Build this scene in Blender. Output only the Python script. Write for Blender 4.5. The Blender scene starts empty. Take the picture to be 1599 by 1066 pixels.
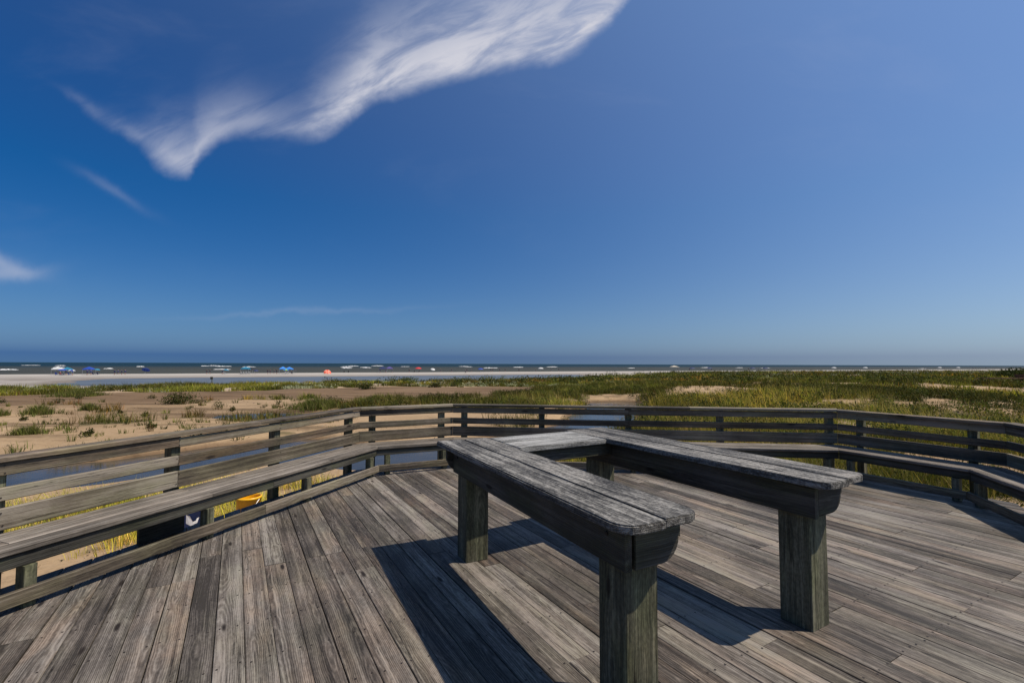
import bpy, bmesh, math, random
import numpy as np
from mathutils import Vector, Matrix, noise as mnoise

random.seed(7); RNG = np.random.default_rng(11)
SC = bpy.context.scene
COL = SC.collection
R = math.radians

# ------------------------------------------------------------------ camera
EYE = 1.55
cd = bpy.data.cameras.new('camera'); cam = bpy.data.objects.new('camera', cd); COL.objects.link(cam)
cd.sensor_width = 36.0; cd.lens = 735.0/1599.0*36.0; cd.clip_start = .05; cd.clip_end = 90000
cam.matrix_world = Matrix.Translation((0, 0, EYE)) @ Matrix.Rotation(R(92.73), 4, 'X') @ Matrix.Rotation(R(.2), 4, 'Z')
SC.camera = cam

# ------------------------------------------------------------------ sun, sky, exposure
SUN_EL, SUN_AZ = R(58), R(-6.8)            # azimuth measured from +X towards +Y
S = Vector((math.cos(SUN_EL)*math.cos(SUN_AZ), math.cos(SUN_EL)*math.sin(SUN_AZ), math.sin(SUN_EL)))
sl = bpy.data.lights.new('sun', 'SUN'); sl.energy = 5.0; sl.angle = R(.5); sl.color = (1, .90, .77)
so = bpy.data.objects.new('sun', sl); COL.objects.link(so); so.location = S*60
so.rotation_euler = S.to_track_quat('Z', 'Y').to_euler()
SC.view_settings.view_transform = 'Standard'; SC.view_settings.look = 'None'
SC.view_settings.exposure = 0; SC.view_settings.gamma = 1; SC.view_settings.use_curve_mapping = False

class NT:
    """tiny node-graph writer"""
    def __init__(s, tree): s.t = tree; s.n = tree.nodes; s.l = tree.links
    def node(s, ty, **kw):
        n = s.n.new(ty)
        for k, v in kw.items(): setattr(n, k, v)
        return n
    def put(s, sock, v):
        if v is None: return
        if hasattr(v, 'is_output') or isinstance(v, bpy.types.NodeSocket): s.l.new(v, sock)
        else: sock.default_value = v
    def m(s, op, a, b=None, c=None, clamp=False):
        n = s.node('ShaderNodeMath', operation=op, use_clamp=clamp)
        s.put(n.inputs[0], a); s.put(n.inputs[1], b); s.put(n.inputs[2], c)
        return n.outputs[0]
    def vm(s, op, a, b=None):
        n = s.node('ShaderNodeVectorMath', operation=op); s.put(n.inputs[0], a); s.put(n.inputs[1], b)
        return n.outputs[0]
    def ss(s, v, a, b, lo=0., hi=1.):
        n = s.node('ShaderNodeMapRange', interpolation_type='SMOOTHSTEP')
        s.put(n.inputs['Value'], v); n.inputs['From Min'].default_value = a; n.inputs['From Max'].default_value = b
        n.inputs['To Min'].default_value = lo; n.inputs['To Max'].default_value = hi
        return n.outputs[0]
    def noise(s, vec, scale, detail=4., rough=.55, dist=0., lac=2.):
        n = s.node('ShaderNodeTexNoise'); s.put(n.inputs['Vector'], vec)
        n.inputs['Scale'].default_value = scale; n.inputs['Detail'].default_value = detail
        n.inputs['Roughness'].default_value = rough; n.inputs['Distortion'].default_value = dist
        return n.outputs[0]
    def xyz(s, x, y, z=0.):
        n = s.node('ShaderNodeCombineXYZ'); s.put(n.inputs[0], x); s.put(n.inputs[1], y); s.put(n.inputs[2], z)
        return n.outputs[0]
    def sep(s, v):
        n = s.node('ShaderNodeSeparateXYZ'); s.put(n.inputs[0], v); return n.outputs
    def mix(s, f, a, b, mode='MIX'):
        n = s.node('ShaderNodeMix', data_type='RGBA', blend_type=mode); n.clamp_factor = True
        s.put(n.inputs[0], f); s.put(n.inputs[6], a); s.put(n.inputs[7], b)
        return n.outputs[2]
    def curve(s, v, pts, lo, hi, vmax):
        """float curve through pts given in real units"""
        mr = s.node('ShaderNodeMapRange'); s.put(mr.inputs['Value'], v)
        mr.inputs['From Min'].default_value = lo; mr.inputs['From Max'].default_value = hi
        n = s.node('ShaderNodeFloatCurve'); c = n.mapping.curves[0]
        P = [((x-lo)/(hi-lo), y/vmax) for x, y in pts]
        while len(c.points) < len(P): c.points.new(.5, .5)
        for p, q in zip(c.points, P): p.location = q; p.handle_type = 'AUTO_CLAMPED'
        n.mapping.use_clip = False; n.mapping.update()
        s.l.new(mr.outputs[0], n.inputs['Value'])
        return s.m('MULTIPLY', n.outputs[0], vmax)
def rgb(r, g, b): return (r, g, b, 1.)

world = bpy.data.worlds.new('World'); SC.world = world; world.use_nodes = True
W = NT(world.node_tree); W.n.clear()
sky = W.node('ShaderNodeTexSky', sky_type='NISHITA', sun_disc=False)
sky.sun_elevation = SUN_EL; sky.sun_rotation = R(90) - SUN_AZ
sky.altitude = 0; sky.air_density = .5; sky.dust_density = .05; sky.ozone_density = 3.0
SKY_STRENGTH = .06
tc = W.node('ShaderNodeTexCoord'); dx, dy, dz = W.sep(tc.outputs['Generated'])
# deep polarised blue: the clear-air sky graded with height, plus the pale sea haze that brightens towards the sun
el = W.m('MAXIMUM', dz, .015); E1 = W.m('EXPONENT', W.m('MULTIPLY', el, -1/.05)); E2 = W.m('EXPONENT', W.m('MULTIPLY', el, -1/.2))
dt = W.node('ShaderNodeVectorMath', operation='DOT_PRODUCT'); W.l.new(tc.outputs['Generated'], dt.inputs[0]); dt.inputs[1].default_value = S
glow = W.m('POWER', W.m('DIVIDE', W.m('ADD', dt.outputs['Value'], .6), 1.6, clamp=True), 3.)
gr, hz_ = [], []
for (a, b1, c2, d, e) in ((-.416, -1.734, 2.016, .209, .724), (.925, -1.192, .288, .295, .585), (1.952, -.248, -1.252, .395, .175)):
    gr.append(W.m('MAXIMUM', W.m('ADD', W.m('MULTIPLY_ADD', E1, b1, a), W.m('MULTIPLY', E2, c2)), .03))
    hz_.append(W.m('MULTIPLY', W.m('MULTIPLY', glow, W.m('MULTIPLY_ADD', E2, e, d)), 1/SKY_STRENGTH))
clear = W.vm('ADD', W.vm('MULTIPLY', sky.outputs[0], W.xyz(*gr)), W.xyz(*hz_))
fy = W.m('MAXIMUM', dy, .02)
t0 = W.m('DIVIDE', dx, fy); e0 = W.m('DIVIDE', dz, fy)
front = W.ss(dy, .05, .3)
p0 = W.xyz(t0, e0)
wa = W.noise(p0, 5.5, 8., .60); wb = W.noise(W.vm('ADD', p0, (7.3, 2.1, 0)), 5.5, 8., .60)
t1 = W.m('MULTIPLY_ADD', W.m('SUBTRACT', wa, .5), .07, t0); e1 = W.m('MULTIPLY_ADD', W.m('SUBTRACT', wb, .5), .06, e0)
edge = W.curve(t1, [(-1.3, .80), (-.972, .577), (-.907, .53), (-.835, .487), (-.763, .431), (-.707, .412), (-.681, .445), (-.578, .498), (-.425, .495),
                    (-.363, .525), (-.308, .568), (-.225, .59), (-.113, .629), (0, .648), (.111, .677), (.174, .714), (.231, .772), (.28, .86), (.4, 1.25), (.7, 1.4)], -1.3, .7, 1.5)
wid = W.curve(t1, [(-1.3, .004), (-.98, .012), (-.835, .032), (-.707, .085), (-.6, .075), (-.5, .060), (-.425, .092), (-.3, .140), (-.11, .185), (.1, .21), (.7, .22)], -1.3, .7, .5)
pk = W.curve(t1, [(-1.3, .0), (-1.02, .02), (-.97, .22), (-.8, .55), (-.7, .80), (-.58, .55), (-.5, .55), (-.42, .90), (-.25, 1.1), (.1, 1.05), (.7, .95)], -1.3, .7, 1.2)
sd = W.m('SUBTRACT', e1, edge)
up_ = W.ss(sd, -.020, .034)
q = W.m('DIVIDE', W.m('MAXIMUM', sd, 0.), wid)
fall = W.m('EXPONENT', W.m('MULTIPLY', W.m('POWER', q, 1.7), -1.))
stv = W.xyz(W.m('ADD', W.m('MULTIPLY', t0, 2.2), W.m('MULTIPLY', e0, 1.2)), W.m('SUBTRACT', W.m('MULTIPLY', e0, 8.), W.m('MULTIPLY', t0, 4.)))
wisp = W.noise(stv, 1.9, 9., .60, .5)
wisp = W.ss(wisp, .30, .62, .42, 1.05)
dens = W.m('MULTIPLY', W.m('MULTIPLY', W.m('MULTIPLY', up_, fall), pk), wisp)
# thin veil up and to the right of the band, small wisps low on the left, faint streaks near the horizon
veil = W.m('MULTIPLY', W.ss(W.noise(W.xyz(W.m('MULTIPLY', t0, 1.2), W.m('MULTIPLY', e0, 3.)), 1.6, 7., .6, .4), .5, .78), W.m('MULTIPLY', W.ss(e0, .02, .5), .05))
def blob(cx, cy, rx, ry, sl_, amp):
    a = W.m('DIVIDE', W.m('SUBTRACT', t1, cx), rx)
    b = W.m('DIVIDE', W.m('SUBTRACT', W.m('SUBTRACT', e1, cy), W.m('MULTIPLY', W.m('SUBTRACT', t0, cx), sl_)), ry)
    r2 = W.m('ADD', W.m('MULTIPLY', a, a), W.m('MULTIPLY', b, b))
    return W.m('MULTIPLY', W.m('EXPONENT', W.m('MULTIPLY', r2, -1.)), amp)
bl = blob(-1.12, .222, .085, .018, -.25, .42)
for a in ((-1.13, .186, .10, .014, .12, .36), (-.87, .375, .07, .012, -.55, .13), (-.45, .108, .22, .006, .05, .10)):
    bl = W.m('ADD', bl, blob(*a))
dens = W.m('MULTIPLY', W.m('ADD', W.m('ADD', dens, veil), bl), front, clamp=True)
CL = .64/SKY_STRENGTH
ccol = W.mix(W.m('SUBTRACT', dens, .3, clamp=True), rgb(CL*.78, CL*.83, CL*1.0), rgb(CL*.96, CL*.95, CL*1.04))
fin = W.mix(dens, clear, ccol)
bg = W.node('ShaderNodeBackground'); bg.inputs['Strength'].default_value = SKY_STRENGTH*1.06
W.l.new(fin, bg.inputs['Color'])
ow = W.node('ShaderNodeOutputWorld'); W.l.new(bg.outputs[0], ow.inputs['Surface'])

# ------------------------------------------------------------------ materials
def newmat(name):
    m = bpy.data.materials.new(name); m.use_nodes = True
    g = NT(m.node_tree); g.n.clear()
    b = g.node('ShaderNodeBsdfPrincipled'); o = g.node('ShaderNodeOutputMaterial'); g.l.new(b.outputs[0], o.inputs[0])
    return m, g, b
def bump(g, b, h, strength, dist):
    n = g.node('ShaderNodeBump'); n.inputs['Strength'].default_value = strength; n.inputs['Distance'].default_value = dist
    g.l.new(h, n.inputs['Height']); g.l.new(n.outputs[0], b.inputs['Normal'])

def wood(name, dark, mid, light, var=.35, ring=.5, crack=.6, rough=.72, warm=.3, algae=0., spec=.3, relief=1., fa=.75, gl=1., cw=.024, pit=.35):
    """weathered softwood; grain runs along each piece's own X axis"""
    m, g, b = newmat(name)
    tc = g.node('ShaderNodeTexCoord').outputs['Object']; rnd = g.node('ShaderNodeObjectInfo').outputs['Random']
    r2 = g.m('FRACT', g.m('MULTIPLY', rnd, 17.31)); r3 = g.m('FRACT', g.m('MULTIPLY', rnd, 91.7)); r4 = g.m('FRACT', g.m('MULTIPLY', rnd, 233.1))
    x, y, z = g.sep(tc)
    x = g.m('ADD', x, g.m('MULTIPLY', rnd, 60.)); 
    yo = g.m('ADD', y, g.m('MULTIPLY', r2, 9.)); zo = g.m('ADD', z, g.m('MULTIPLY', r3, 5.))
    def st(sx, sy): return g.xyz(g.m('MULTIPLY', x, sx), g.m('MULTIPLY', yo, sy), g.m('MULTIPLY', zo, sy))
    wob = g.m('SUBTRACT', g.noise(g.xyz(g.m('MULTIPLY', x, .9), yo, zo), 1.3, 3.), .5)
    wob2 = g.m('SUBTRACT', g.noise(g.xyz(g.m('MULTIPLY', x, 2.6), g.m('MULTIPLY', yo, 5.), zo), 1., 2.), .5)
    # growth rings: distance from a wandering pith line
    yc = g.m('ADD', g.m('ADD', y, g.m('MULTIPLY', g.m('SUBTRACT', r4, .5), .16)), g.m('MULTIPLY', wob2, .03))
    zc = g.m('ADD', g.m('ADD', z, g.m('MULTIPLY_ADD', r2, .05, .012)), g.m('MULTIPLY', wob, .10))
    rad = g.m('SQRT', g.m('ADD', g.m('MULTIPLY', yc, yc), g.m('MULTIPLY', zc, zc)))
    ringv = g.m('MULTIPLY_ADD', g.m('SINE', g.m('MULTIPLY', rad, 760.)), .5, .5)
    ringv = g.m('POWER', ringv, 1.6)
    fine = g.noise(st(4., 240.), 1., 5., .65)
    streak = g.noise(st(.55*gl, 26.), 1., 7., .68, .25)
    pits = g.noise(st(22.*gl, 70.), 1., 3., .6)
    blot = g.noise(st(1.3*gl, 5.), 1., 5., .62)
    crk = g.noise(st(1.4, 75.), 1., 4., .55, .35)
    crk = g.ss(g.m('ABSOLUTE', g.m('SUBTRACT', crk, .5)), 0., cw)          # 0 in the check
    crm = g.ss(g.noise(st(.9, 14.), 1., 3.), .5, .66)                        # where checks open
    crk = g.m('SUBTRACT', 1., g.m('MULTIPLY', g.m('MULTIPLY', g.m('SUBTRACT', 1., crk), crm), crack))
    # knots
    vo = g.node('ShaderNodeTexVoronoi'); vo.inputs['Scale'].default_value = 1.; g.l.new(st(1.7, 6.5), vo.inputs['Vector'])
    knot = g.ss(vo.outputs['Distance'], .05, .13)
    v = g.m('MULTIPLY_ADD', g.m('SUBTRACT', streak, .5), 1.9, .50)
    wp = g.node('ShaderNodeNewGeometry').outputs['Position']
    v = g.m('ADD', v, g.m('MULTIPLY', g.m('SUBTRACT', g.noise(wp, 1.1, 5., .6), .5), 1.1))   # foot wear and old stains that run across boards
    v = g.m('ADD', v, g.m('MULTIPLY', g.m('SUBTRACT', ringv, .45), ring*.42))
    v = g.m('ADD', v, g.m('MULTIPLY', g.m('SUBTRACT', fine, .5), fa))
    v = g.m('ADD', v, g.m('MULTIPLY', g.m('SUBTRACT', pits, .5), pit))
    v = g.m('ADD', v, g.m('MULTIPLY', g.m('SUBTRACT', blot, .5), .75))
    v = g.m('ADD', v, g.m('MULTIPLY', g.m('SUBTRACT', rnd, .5), var))
    ramp = g.node('ShaderNodeValToRGB'); cr = ramp.color_ramp
    cr.elements[0].position = .08; cr.elements[0].color = rgb(*dark); cr.elements[1].position = .95; cr.elements[1].color = rgb(*light)
    e = cr.elements.new(.5); e.color = rgb(*mid); g.l.new(v, ramp.inputs[0])
    c = ramp.outputs[0]
    wv = g.m('MULTIPLY', g.m('MULTIPLY', r3, g.ss(blot, .35, .7)), warm)
    c = g.mix(wv, c, g.mix(1., c, rgb(1.22, .92, .70), 'MULTIPLY'))
    if algae:
        al = g.m('MULTIPLY', g.ss(g.noise(st(2., 7.), 1., 4.), .40, .66), algae)
        c = g.mix(al, c, g.mix(1., c, rgb(.86, 1.04, .58), 'MULTIPLY'))
    c = g.mix(g.m('SUBTRACT', 1., knot), c, rgb(dark[0]*.5, dark[1]*.42, dark[2]*.36))
    c = g.mix(g.m('SUBTRACT', 1., crk), c, rgb(dark[0]*.22, dark[1]*.22, dark[2]*.22))
    g.l.new(c, b.inputs['Base Color'])
    g.put(b.inputs['Roughness'], g.m('MULTIPLY_ADD', g.m('SUBTRACT', streak, .5), .3, rough)); b.inputs['Specular IOR Level'].default_value = spec
    h = g.m('ADD', g.m('MULTIPLY', fine, .45), g.m('MULTIPLY', ringv, .35*ring))
    h = g.m('ADD', h, g.m('MULTIPLY', streak, .8)); h = g.m('ADD', h, g.m('MULTIPLY', pits, .5)); h = g.m('ADD', h, g.m('MULTIPLY', crk, 1.4))
    bump(g, b, h, .85, .004*relief)
    return m
M = {}
M['deck'] = wood('deck_wood', (.036, .030, .024), (.112, .096, .080), (.255, .230, .198), var=.5, ring=.6, crack=.85, warm=.6, rough=.66, algae=.15, gl=1.35, pit=.6)
M['top'] = wood('table_top_wood', (.018, .016, .0135), (.098, .092, .080), (.31, .295, .262), var=.12, ring=.25, crack=1., warm=.1, rough=.7, relief=3.0, fa=1.5, gl=2.6, cw=.04, pit=1.3)
M['bleached'] = wood('bleached_wood', (.10, .097, .088), (.29, .285, .262), (.50, .495, .47), var=.1, ring=.2, crack=1., warm=.05, relief=2.2, fa=1.1, gl=2.4, cw=.04, pit=1.0)
M['post'] = wood('post_wood', (.032, .032, .020), (.090, .089, .058), (.21, .205, .14), var=.15, ring=.45, crack=1., warm=.35, algae=.35, gl=1.8, cw=.035, pit=.8)
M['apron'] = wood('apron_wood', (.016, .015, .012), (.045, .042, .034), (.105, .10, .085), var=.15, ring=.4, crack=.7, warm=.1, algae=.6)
M['rail'] = wood('rail_wood', (.042, .033, .024), (.130, .106, .076), (.27, .235, .185), var=.5, ring=.4, crack=.7, warm=.7, algae=.3)
M['seat'] = wood('bench_seat_wood', (.046, .039, .031), (.138, .120, .098), (.29, .262, .225), var=.2, ring=.3, crack=.8, warm=.35)
M['frame'] = wood('framing_wood', (.035, .030, .022), (.10, .09, .065), (.19, .18, .13), var=.15, warm=.3, algae=.5)

def plain(name, col, rough=.6, metallic=0., var=.25, scale=14.):
    m, g, b = newmat(name)
    tc = g.node('ShaderNodeTexCoord').outputs['Object']
    n = g.noise(tc, scale, 5., .6)
    c = g.mix(g.ss(n, .3, .7), rgb(*[k*(1-var) for k in col]), rgb(*[min(1, k*(1+var)) for k in col]))
    g.l.new(c, b.inputs['Base Color']); b.inputs['Roughness'].default_value = rough; b.inputs['Metallic'].default_value = metallic
    return m

# ------------------------------------------------------------------ builders
def link(o, parent=None):
    COL.objects.link(o)
    if parent is not None: o.parent = parent
    return o
def meshobj(name, V, F, mat, parent=None, smooth=False):
    me = bpy.data.meshes.new(name); me.from_pydata([tuple(v) for v in V], [], F); me.update()
    if smooth: me.polygons.foreach_set('use_smooth', [True]*len(me.polygons))
    o = bpy.data.objects.new(name, me)
    if mat is not None: me.materials.append(mat)
    return link(o, parent)
def thing(name, label, cat, loc=(0, 0, 0), rz=0, group=None):
    o = bpy.data.objects.new(name, None); o.empty_display_size = .2; o.location = loc; o.rotation_euler = (0, 0, rz)
    tag(o, label, cat, group); return link(o)
def tag(o, label, cat, group=None):
    o['label'] = label; o['category'] = cat
    if group: o['group'] = group
    return o
def frame(origin, xd, yd):
    x = Vector(xd).normalized(); y = Vector(yd); y = (y - x*y.dot(x)).normalized(); z = x.cross(y)
    m = Matrix((x, y, z)).transposed().to_4x4(); m.translation = Vector(origin); return m
def prof(y0, y1, z0, z1, c=.005):
    """chamfered rectangle in the piece's Y-Z plane"""
    return [(y0, z0+c), (y0, z1-c), (y0+c, z1), (y1-c, z1), (y1, z1-c), (y1, z0+c), (y1-c, z0), (y0+c, z0)]
def plank(name, parent, mat, fr, pf, x0, x1, seg=1, wob=0.):
    """prism along local X; x0/x1 are numbers or functions of the local y of each edge (mitred or clipped ends)"""
    f0 = x0 if callable(x0) else (lambda y, a=x0: a); f1 = x1 if callable(x1) else (lambda y, a=x1: a)
    n = len(pf); V = []; F = []
    for i in range(seg+1):
        t = i/seg; a, b_ = random.uniform(-wob, wob), random.uniform(-wob, wob)
        for (y, z) in pf: V.append((f0(y)*(1-t)+f1(y)*t, y+a, z+b_))
    for i in range(seg):
        for j in range(n):
            k = (j+1) % n; F.append((i*n+j, i*n+k, (i+1)*n+k, (i+1)*n+j))
    F.append(tuple(range(n-1, -1, -1))); F.append(tuple(seg*n+j for j in range(n)))
    o = meshobj(name, V, F, mat, parent); o.matrix_basis = fr
    bm = bmesh.new(); bm.from_mesh(o.data); bmesh.ops.recalc_face_normals(bm, faces=bm.faces); bm.to_mesh(o.data); bm.free()
    return o
def slab(name, parent, mat, fr, outline, z0, z1, bev=.006):
    """bevelled extrusion of an outline lying in the piece's X-Y plane"""
    bm = bmesh.new(); f = bm.faces.new([bm.verts.new((x, y, z0)) for x, y in outline])
    r = bmesh.ops.extrude_face_region(bm, geom=[f])
    for v in r['geom']:
        if isinstance(v, bmesh.types.BMVert): v.co.z = z1
    bmesh.ops.recalc_face_normals(bm, faces=bm.faces)
    ed = [e for e in bm.edges if abs(e.verts[0].co.z-e.verts[1].co.z) < 1e-6]
    bmesh.ops.bevel(bm, geom=ed, offset=bev, segments=2, affect='EDGES', clamp_overlap=True)
    me = bpy.data.meshes.new(name); bm.to_mesh(me); bm.free(); me.materials.append(mat)
    o = bpy.data.objects.new(name, me); link(o, parent); o.matrix_basis = fr; return o
def tube_mesh(V, F, a, b_, r0, r1, n=8):
    a = Vector(a); b_ = Vector(b_); d = (b_-a).normalized(); u = d.orthogonal().normalized(); w = d.cross(u); s = len(V)
    for p, r in ((a, r0), (b_, r1)):
        for i in range(n):
            t = 2*math.pi*i/n; V.append(p+u*math.cos(t)*r+w*math.sin(t)*r)
    for i in range(n): F.append((s+i, s+(i+1) % n, s+n+(i+1) % n, s+n+i))
    F.append(tuple(s+n-1-i for i in range(n))); F.append(tuple(s+n+i for i in range(n)))
def box_mesh(V, F, x0, x1, y0, y1, z0, z1):
    s = len(V)
    V += [Vector(p) for p in ((x0, y0, z0), (x1, y0, z0), (x1, y1, z0), (x0, y1, z0), (x0, y0, z1), (x1, y0, z1), (x1, y1, z1), (x0, y1, z1))]
    F += [tuple(s+i for i in f) for f in ((0, 3, 2, 1), (4, 5, 6, 7), (0, 1, 5, 4), (1, 2, 6, 5), (2, 3, 7, 6), (3, 0, 4, 7))]

# ------------------------------------------------------------------ terrain
def sst(x, a, b):
    t = np.clip((x-a)/(b-a), 0, 1); return t*t*(3-2*t)
def vnoise(X, Y, s, seed):
    """value noise on a lattice, vectorised"""
    x = np.asarray(X, float)/s+seed*17.3; y = np.asarray(Y, float)/s-seed*9.1
    xi = np.floor(x).astype(np.int64); yi = np.floor(y).astype(np.int64); fx = x-xi; fy_ = y-yi
    fx = fx*fx*(3-2*fx); fy_ = fy_*fy_*(3-2*fy_)
    def hsh(a, b):
        n = (a*374761393+b*668265263+seed*982451653) & 0xffffffff
        n = ((n ^ (n >> 13))*1274126177) & 0xffffffff
        return ((n ^ (n >> 16)) & 0xffff)/65535.
    return (hsh(xi, yi)*(1-fx)+hsh(xi+1, yi)*fx)*(1-fy_)+(hsh(xi, yi+1)*(1-fx)+hsh(xi+1, yi+1)*fx)*fy_
def fbm(X, Y, s, seed, o=4):
    v = 0; a = .5
    for i in range(o): v = v+a*vnoise(X, Y, s/2**i, seed+i); a *= .5
    return v/(1-.5**o)
def shore_t(X, Y): return (X+61)*.47+(226-Y)*.883      # metres inland from the shoreline
def shore_l(X, Y): return (X+61)*.883+(Y-226)*.47      # metres along it
def seg_dist(X, Y, pts):
    d = np.full(np.shape(X), 1e9)
    for (ax, ay), (bx, by) in zip(pts[:-1], pts[1:]):
        ux, uy = bx-ax, by-ay; t = np.clip(((X-ax)*ux+(Y-ay)*uy)/(ux*ux+uy*uy), 0, 1)
        d = np.minimum(d, np.hypot(X-ax-t*ux, Y-ay-t*uy))
    return d
CREEK = [(-40, 10.5), (-24, 11.5), (-13, 13.8), (-8.5, 17.3), (-4, 16.2), (.5, 19), (4.5, 25.5), (8, 35), (9.5, 39)]
Z_CREEK, Z_LAGOON, Z_SEA = -1.72, -2.52, -2.75
def height(X, Y):
    X = np.asarray(X, float); Y = np.asarray(Y, float)
    t = shore_t(X, Y)+(fbm(X, Y, 40, 3)-.5)*6; l = shore_l(X, Y); d = np.hypot(X, Y); k = X/np.maximum(Y, 1)
    z = np.interp(t, [-300, -60, -5, 0, 12, 30, 60, 75, 127, 140, 165, 185, 205, 228, 400], [-9, -5, -3.0, -2.75, -2.5, -2.33, -2.40, -2.44, -2.36, -2.15, -1.86, -1.62, -1.42, -1.2, -1.1])
    lag = sst(t, 70, 84)*(1-sst(t, 112, 130))*sst(l, -96, -66)*(1-sst(l, 20, 75))
    z = z-.52*lag
    # right-hand dune field
    rd = sst(k, .02, .42)*sst(t, 62, 105)*(1-sst(t, 200, 222)); z = z+rd*(.40+.75*(fbm(X, Y, 26, 21)-.5)+.35*sst(t, 60, 110)*(1-sst(t, 120, 170)))
    z = z+.55*np.exp(-((X-26)/11)**2-((Y-36)/9)**2)+.35*np.exp(-((X-50)/12)**2-((Y-62)/9)**2)
    # low foredune on the left
    fd = np.exp(-((t-152)/13)**2)*(1-sst(k, .0, .3)); z = z+fd*(.02+.75*(fbm(X, Y, 9, 5)-.5))
    z = z+(fbm(X, Y, 3.2, 8)-.5)*.16*sst(d, 9, 20)*(1-sst(d, 120, 200))+(fbm(X, Y, 14, 9)-.5)*.34*sst(d, 16, 35)*sst(t, 128, 150)
    # tidal creek, puddles
    c = seg_dist(X+(fbm(X, Y, 5, 31)-.5)*2.2, Y+(fbm(X, Y, 5, 33)-.5)*2.2, CREEK)
    z = z-.74*(1-sst(c, 1.1, 3.5))
    for (px, py, r, dp) in ((-14.5, 29, 3.0, .26), (24, 24.5, 2.2, .7), (29, 23.5, 1.8, .7), (9.5, 38.5, 4.0, .35)):
        z = z-dp*(1-sst(np.hypot((X-px)/1.6, Y-py), r*.4, r*1.1))
    near = 1-sst(d, 7.2, 10.5); z = z*(1-near)+near*(-1.08+(fbm(X, Y, 1.6, 12)-.5)*.12)
    return z
def veg(X, Y):
    """0..1 how densely plants stand at a place"""
    t = shore_t(X, Y); d = np.hypot(X, Y); k = X/np.maximum(Y, .5)
    n = fbm(X, Y, 7, 41); n2 = fbm(X, Y, 18, 44); n3 = fbm(X, Y, 2.6, 47)
    n4 = fbm(X, Y, 1.3, 49, 2)
    right = sst(k+.5*(n2-.5), .16, .40)*sst(t, 76, 92)*sst(n*.5+n3*.35+n4*.22, .43, .57)
    mid = sst(k, -.48, -.38)*(1-sst(k, .3, .5))*sst(t, 122, 130)*sst(n*.14+n2*.10+n3*.42+n4*.34+.10*sst(k, -.2, .15), .505, .58)*sst(d, 29, 35)
    left = (1-sst(k, -.5, -.35))*sst(t, 138, 141)*(1-sst(t, 164, 172))*sst(n*.55+n3*.45, .40, .50)
    flat = (1-sst(k, -.5, -.3))*sst(t, 166, 170)*sst(d, 16, 20)*sst(n*.3+n3*.7, .615, .69)*.8
    behind = sst(k, -.06, .04)*sst(d, 8.3, 9.3)*(1-sst(d, 26, 34))*sst(n*.4+n3*.4+n4*.2, .34, .50)
    bank = (1-sst(k, -.30, -.2))*sst(d, 8.6, 9.6)*(1-sst(d, 12.3, 13.2))*sst(n*.3+n3*.7, .44, .60)
    v = np.maximum.reduce([right, mid, left, flat, behind, bank])
    # bare sand: the path through the dunes on the right, the sand bank across the creek
    v = v*(1-.93*(1-sst(np.hypot((X-19.5-(Y-46)*.36)/6.5, (Y-46)/12.), .6, 1.05)))
    v = v*(1-.95*(1-sst(seg_dist(X, Y, [(27, 58), (48, 84), (64, 92)]), .8, 2.6)))
    v = v*(1-.9*(1-sst(np.hypot((X-2.5)/4.5, (Y-27)/4.5), .6, 1.1)))
    h = height(X, Y); wet = np.where((d < 70) & (h < Z_CREEK+.07), 0., 1.)*np.where(h < Z_LAGOON+.1, 0., 1.)
    return v*wet
ang = np.concatenate([np.arange(-62, 62.01, .42), np.arange(66, 297, 6.)])*math.pi/180
rad = np.concatenate([[.01], np.exp(np.arange(math.log(2.), math.log(900.), .0185)), [1100, 1500, 2200, 3500, 6000]])
AA, RR = np.meshgrid(ang, rad); GX = RR*np.sin(AA); GY = RR*np.cos(AA); GZ = height(GX, GY)
na, nr = len(ang), len(rad)
V = np.stack([GX.ravel(), GY.ravel(), GZ.ravel()], 1)
idx = np.arange(nr*na).reshape(nr, na); a_ = idx[:-1]; b_ = idx[1:]
F = np.stack([a_, np.roll(a_, -1, 1), np.roll(b_, -1, 1), b_], -1).reshape(-1, 4)
me = bpy.data.meshes.new('ground'); me.vertices.add(len(V)); me.vertices.foreach_set('co', V.ravel())
me.loops.add(F.size); me.loops.foreach_set('vertex_index', F[:, ::-1].ravel()); me.polygons.add(len(F))
me.polygons.foreach_set('loop_start', np.arange(0, F.size, 4)); me.polygons.foreach_set('loop_total', np.full(len(F), 4))
me.update(calc_edges=True); me.validate(); me.polygons.foreach_set('use_smooth', np.ones(len(F), bool))
at = me.attributes.new('litter', 'FLOAT', 'POINT'); at.data.foreach_set('value', veg(V[:, 0], V[:, 1]))
tt = shore_t(V[:, 0], V[:, 1]); at = me.attributes.new('inland', 'FLOAT', 'POINT'); at.data.foreach_set('value', tt)
lv = np.where(np.hypot(V[:, 0], V[:, 1]) < 70, Z_CREEK, np.where(tt < 45, Z_SEA, Z_LAGOON))
at = me.attributes.new('above_water', 'FLOAT', 'POINT'); at.data.foreach_set('value', V[:, 2]-lv)
m, g, b = newmat('sand')
pos = g.node('ShaderNodeNewGeometry').outputs['Position']
def attr(nm): return g.node('ShaderNodeAttribute', attribute_name=nm).outputs['Fac']
px_, py_, pz_ = g.sep(pos)
rip = g.noise(g.xyz(g.m('MULTIPLY', px_, .16), g.m('MULTIPLY', py_, 1.), 0.), .42, 7., .62)
big = g.noise(pos, .09, 5., .6); fin_ = g.noise(pos, 6., 6., .7); fin2 = g.noise(pos, .9, 5., .65)
inland = attr('inland')
c = g.mix(g.ss(big, .35, .68), rgb(.33, .225, .125), rgb(.41, .29, .170))
c = g.mix(g.m('MULTIPLY', g.ss(rip, .49, .64), .8), c, rgb(.120, .080, .042))
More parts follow.
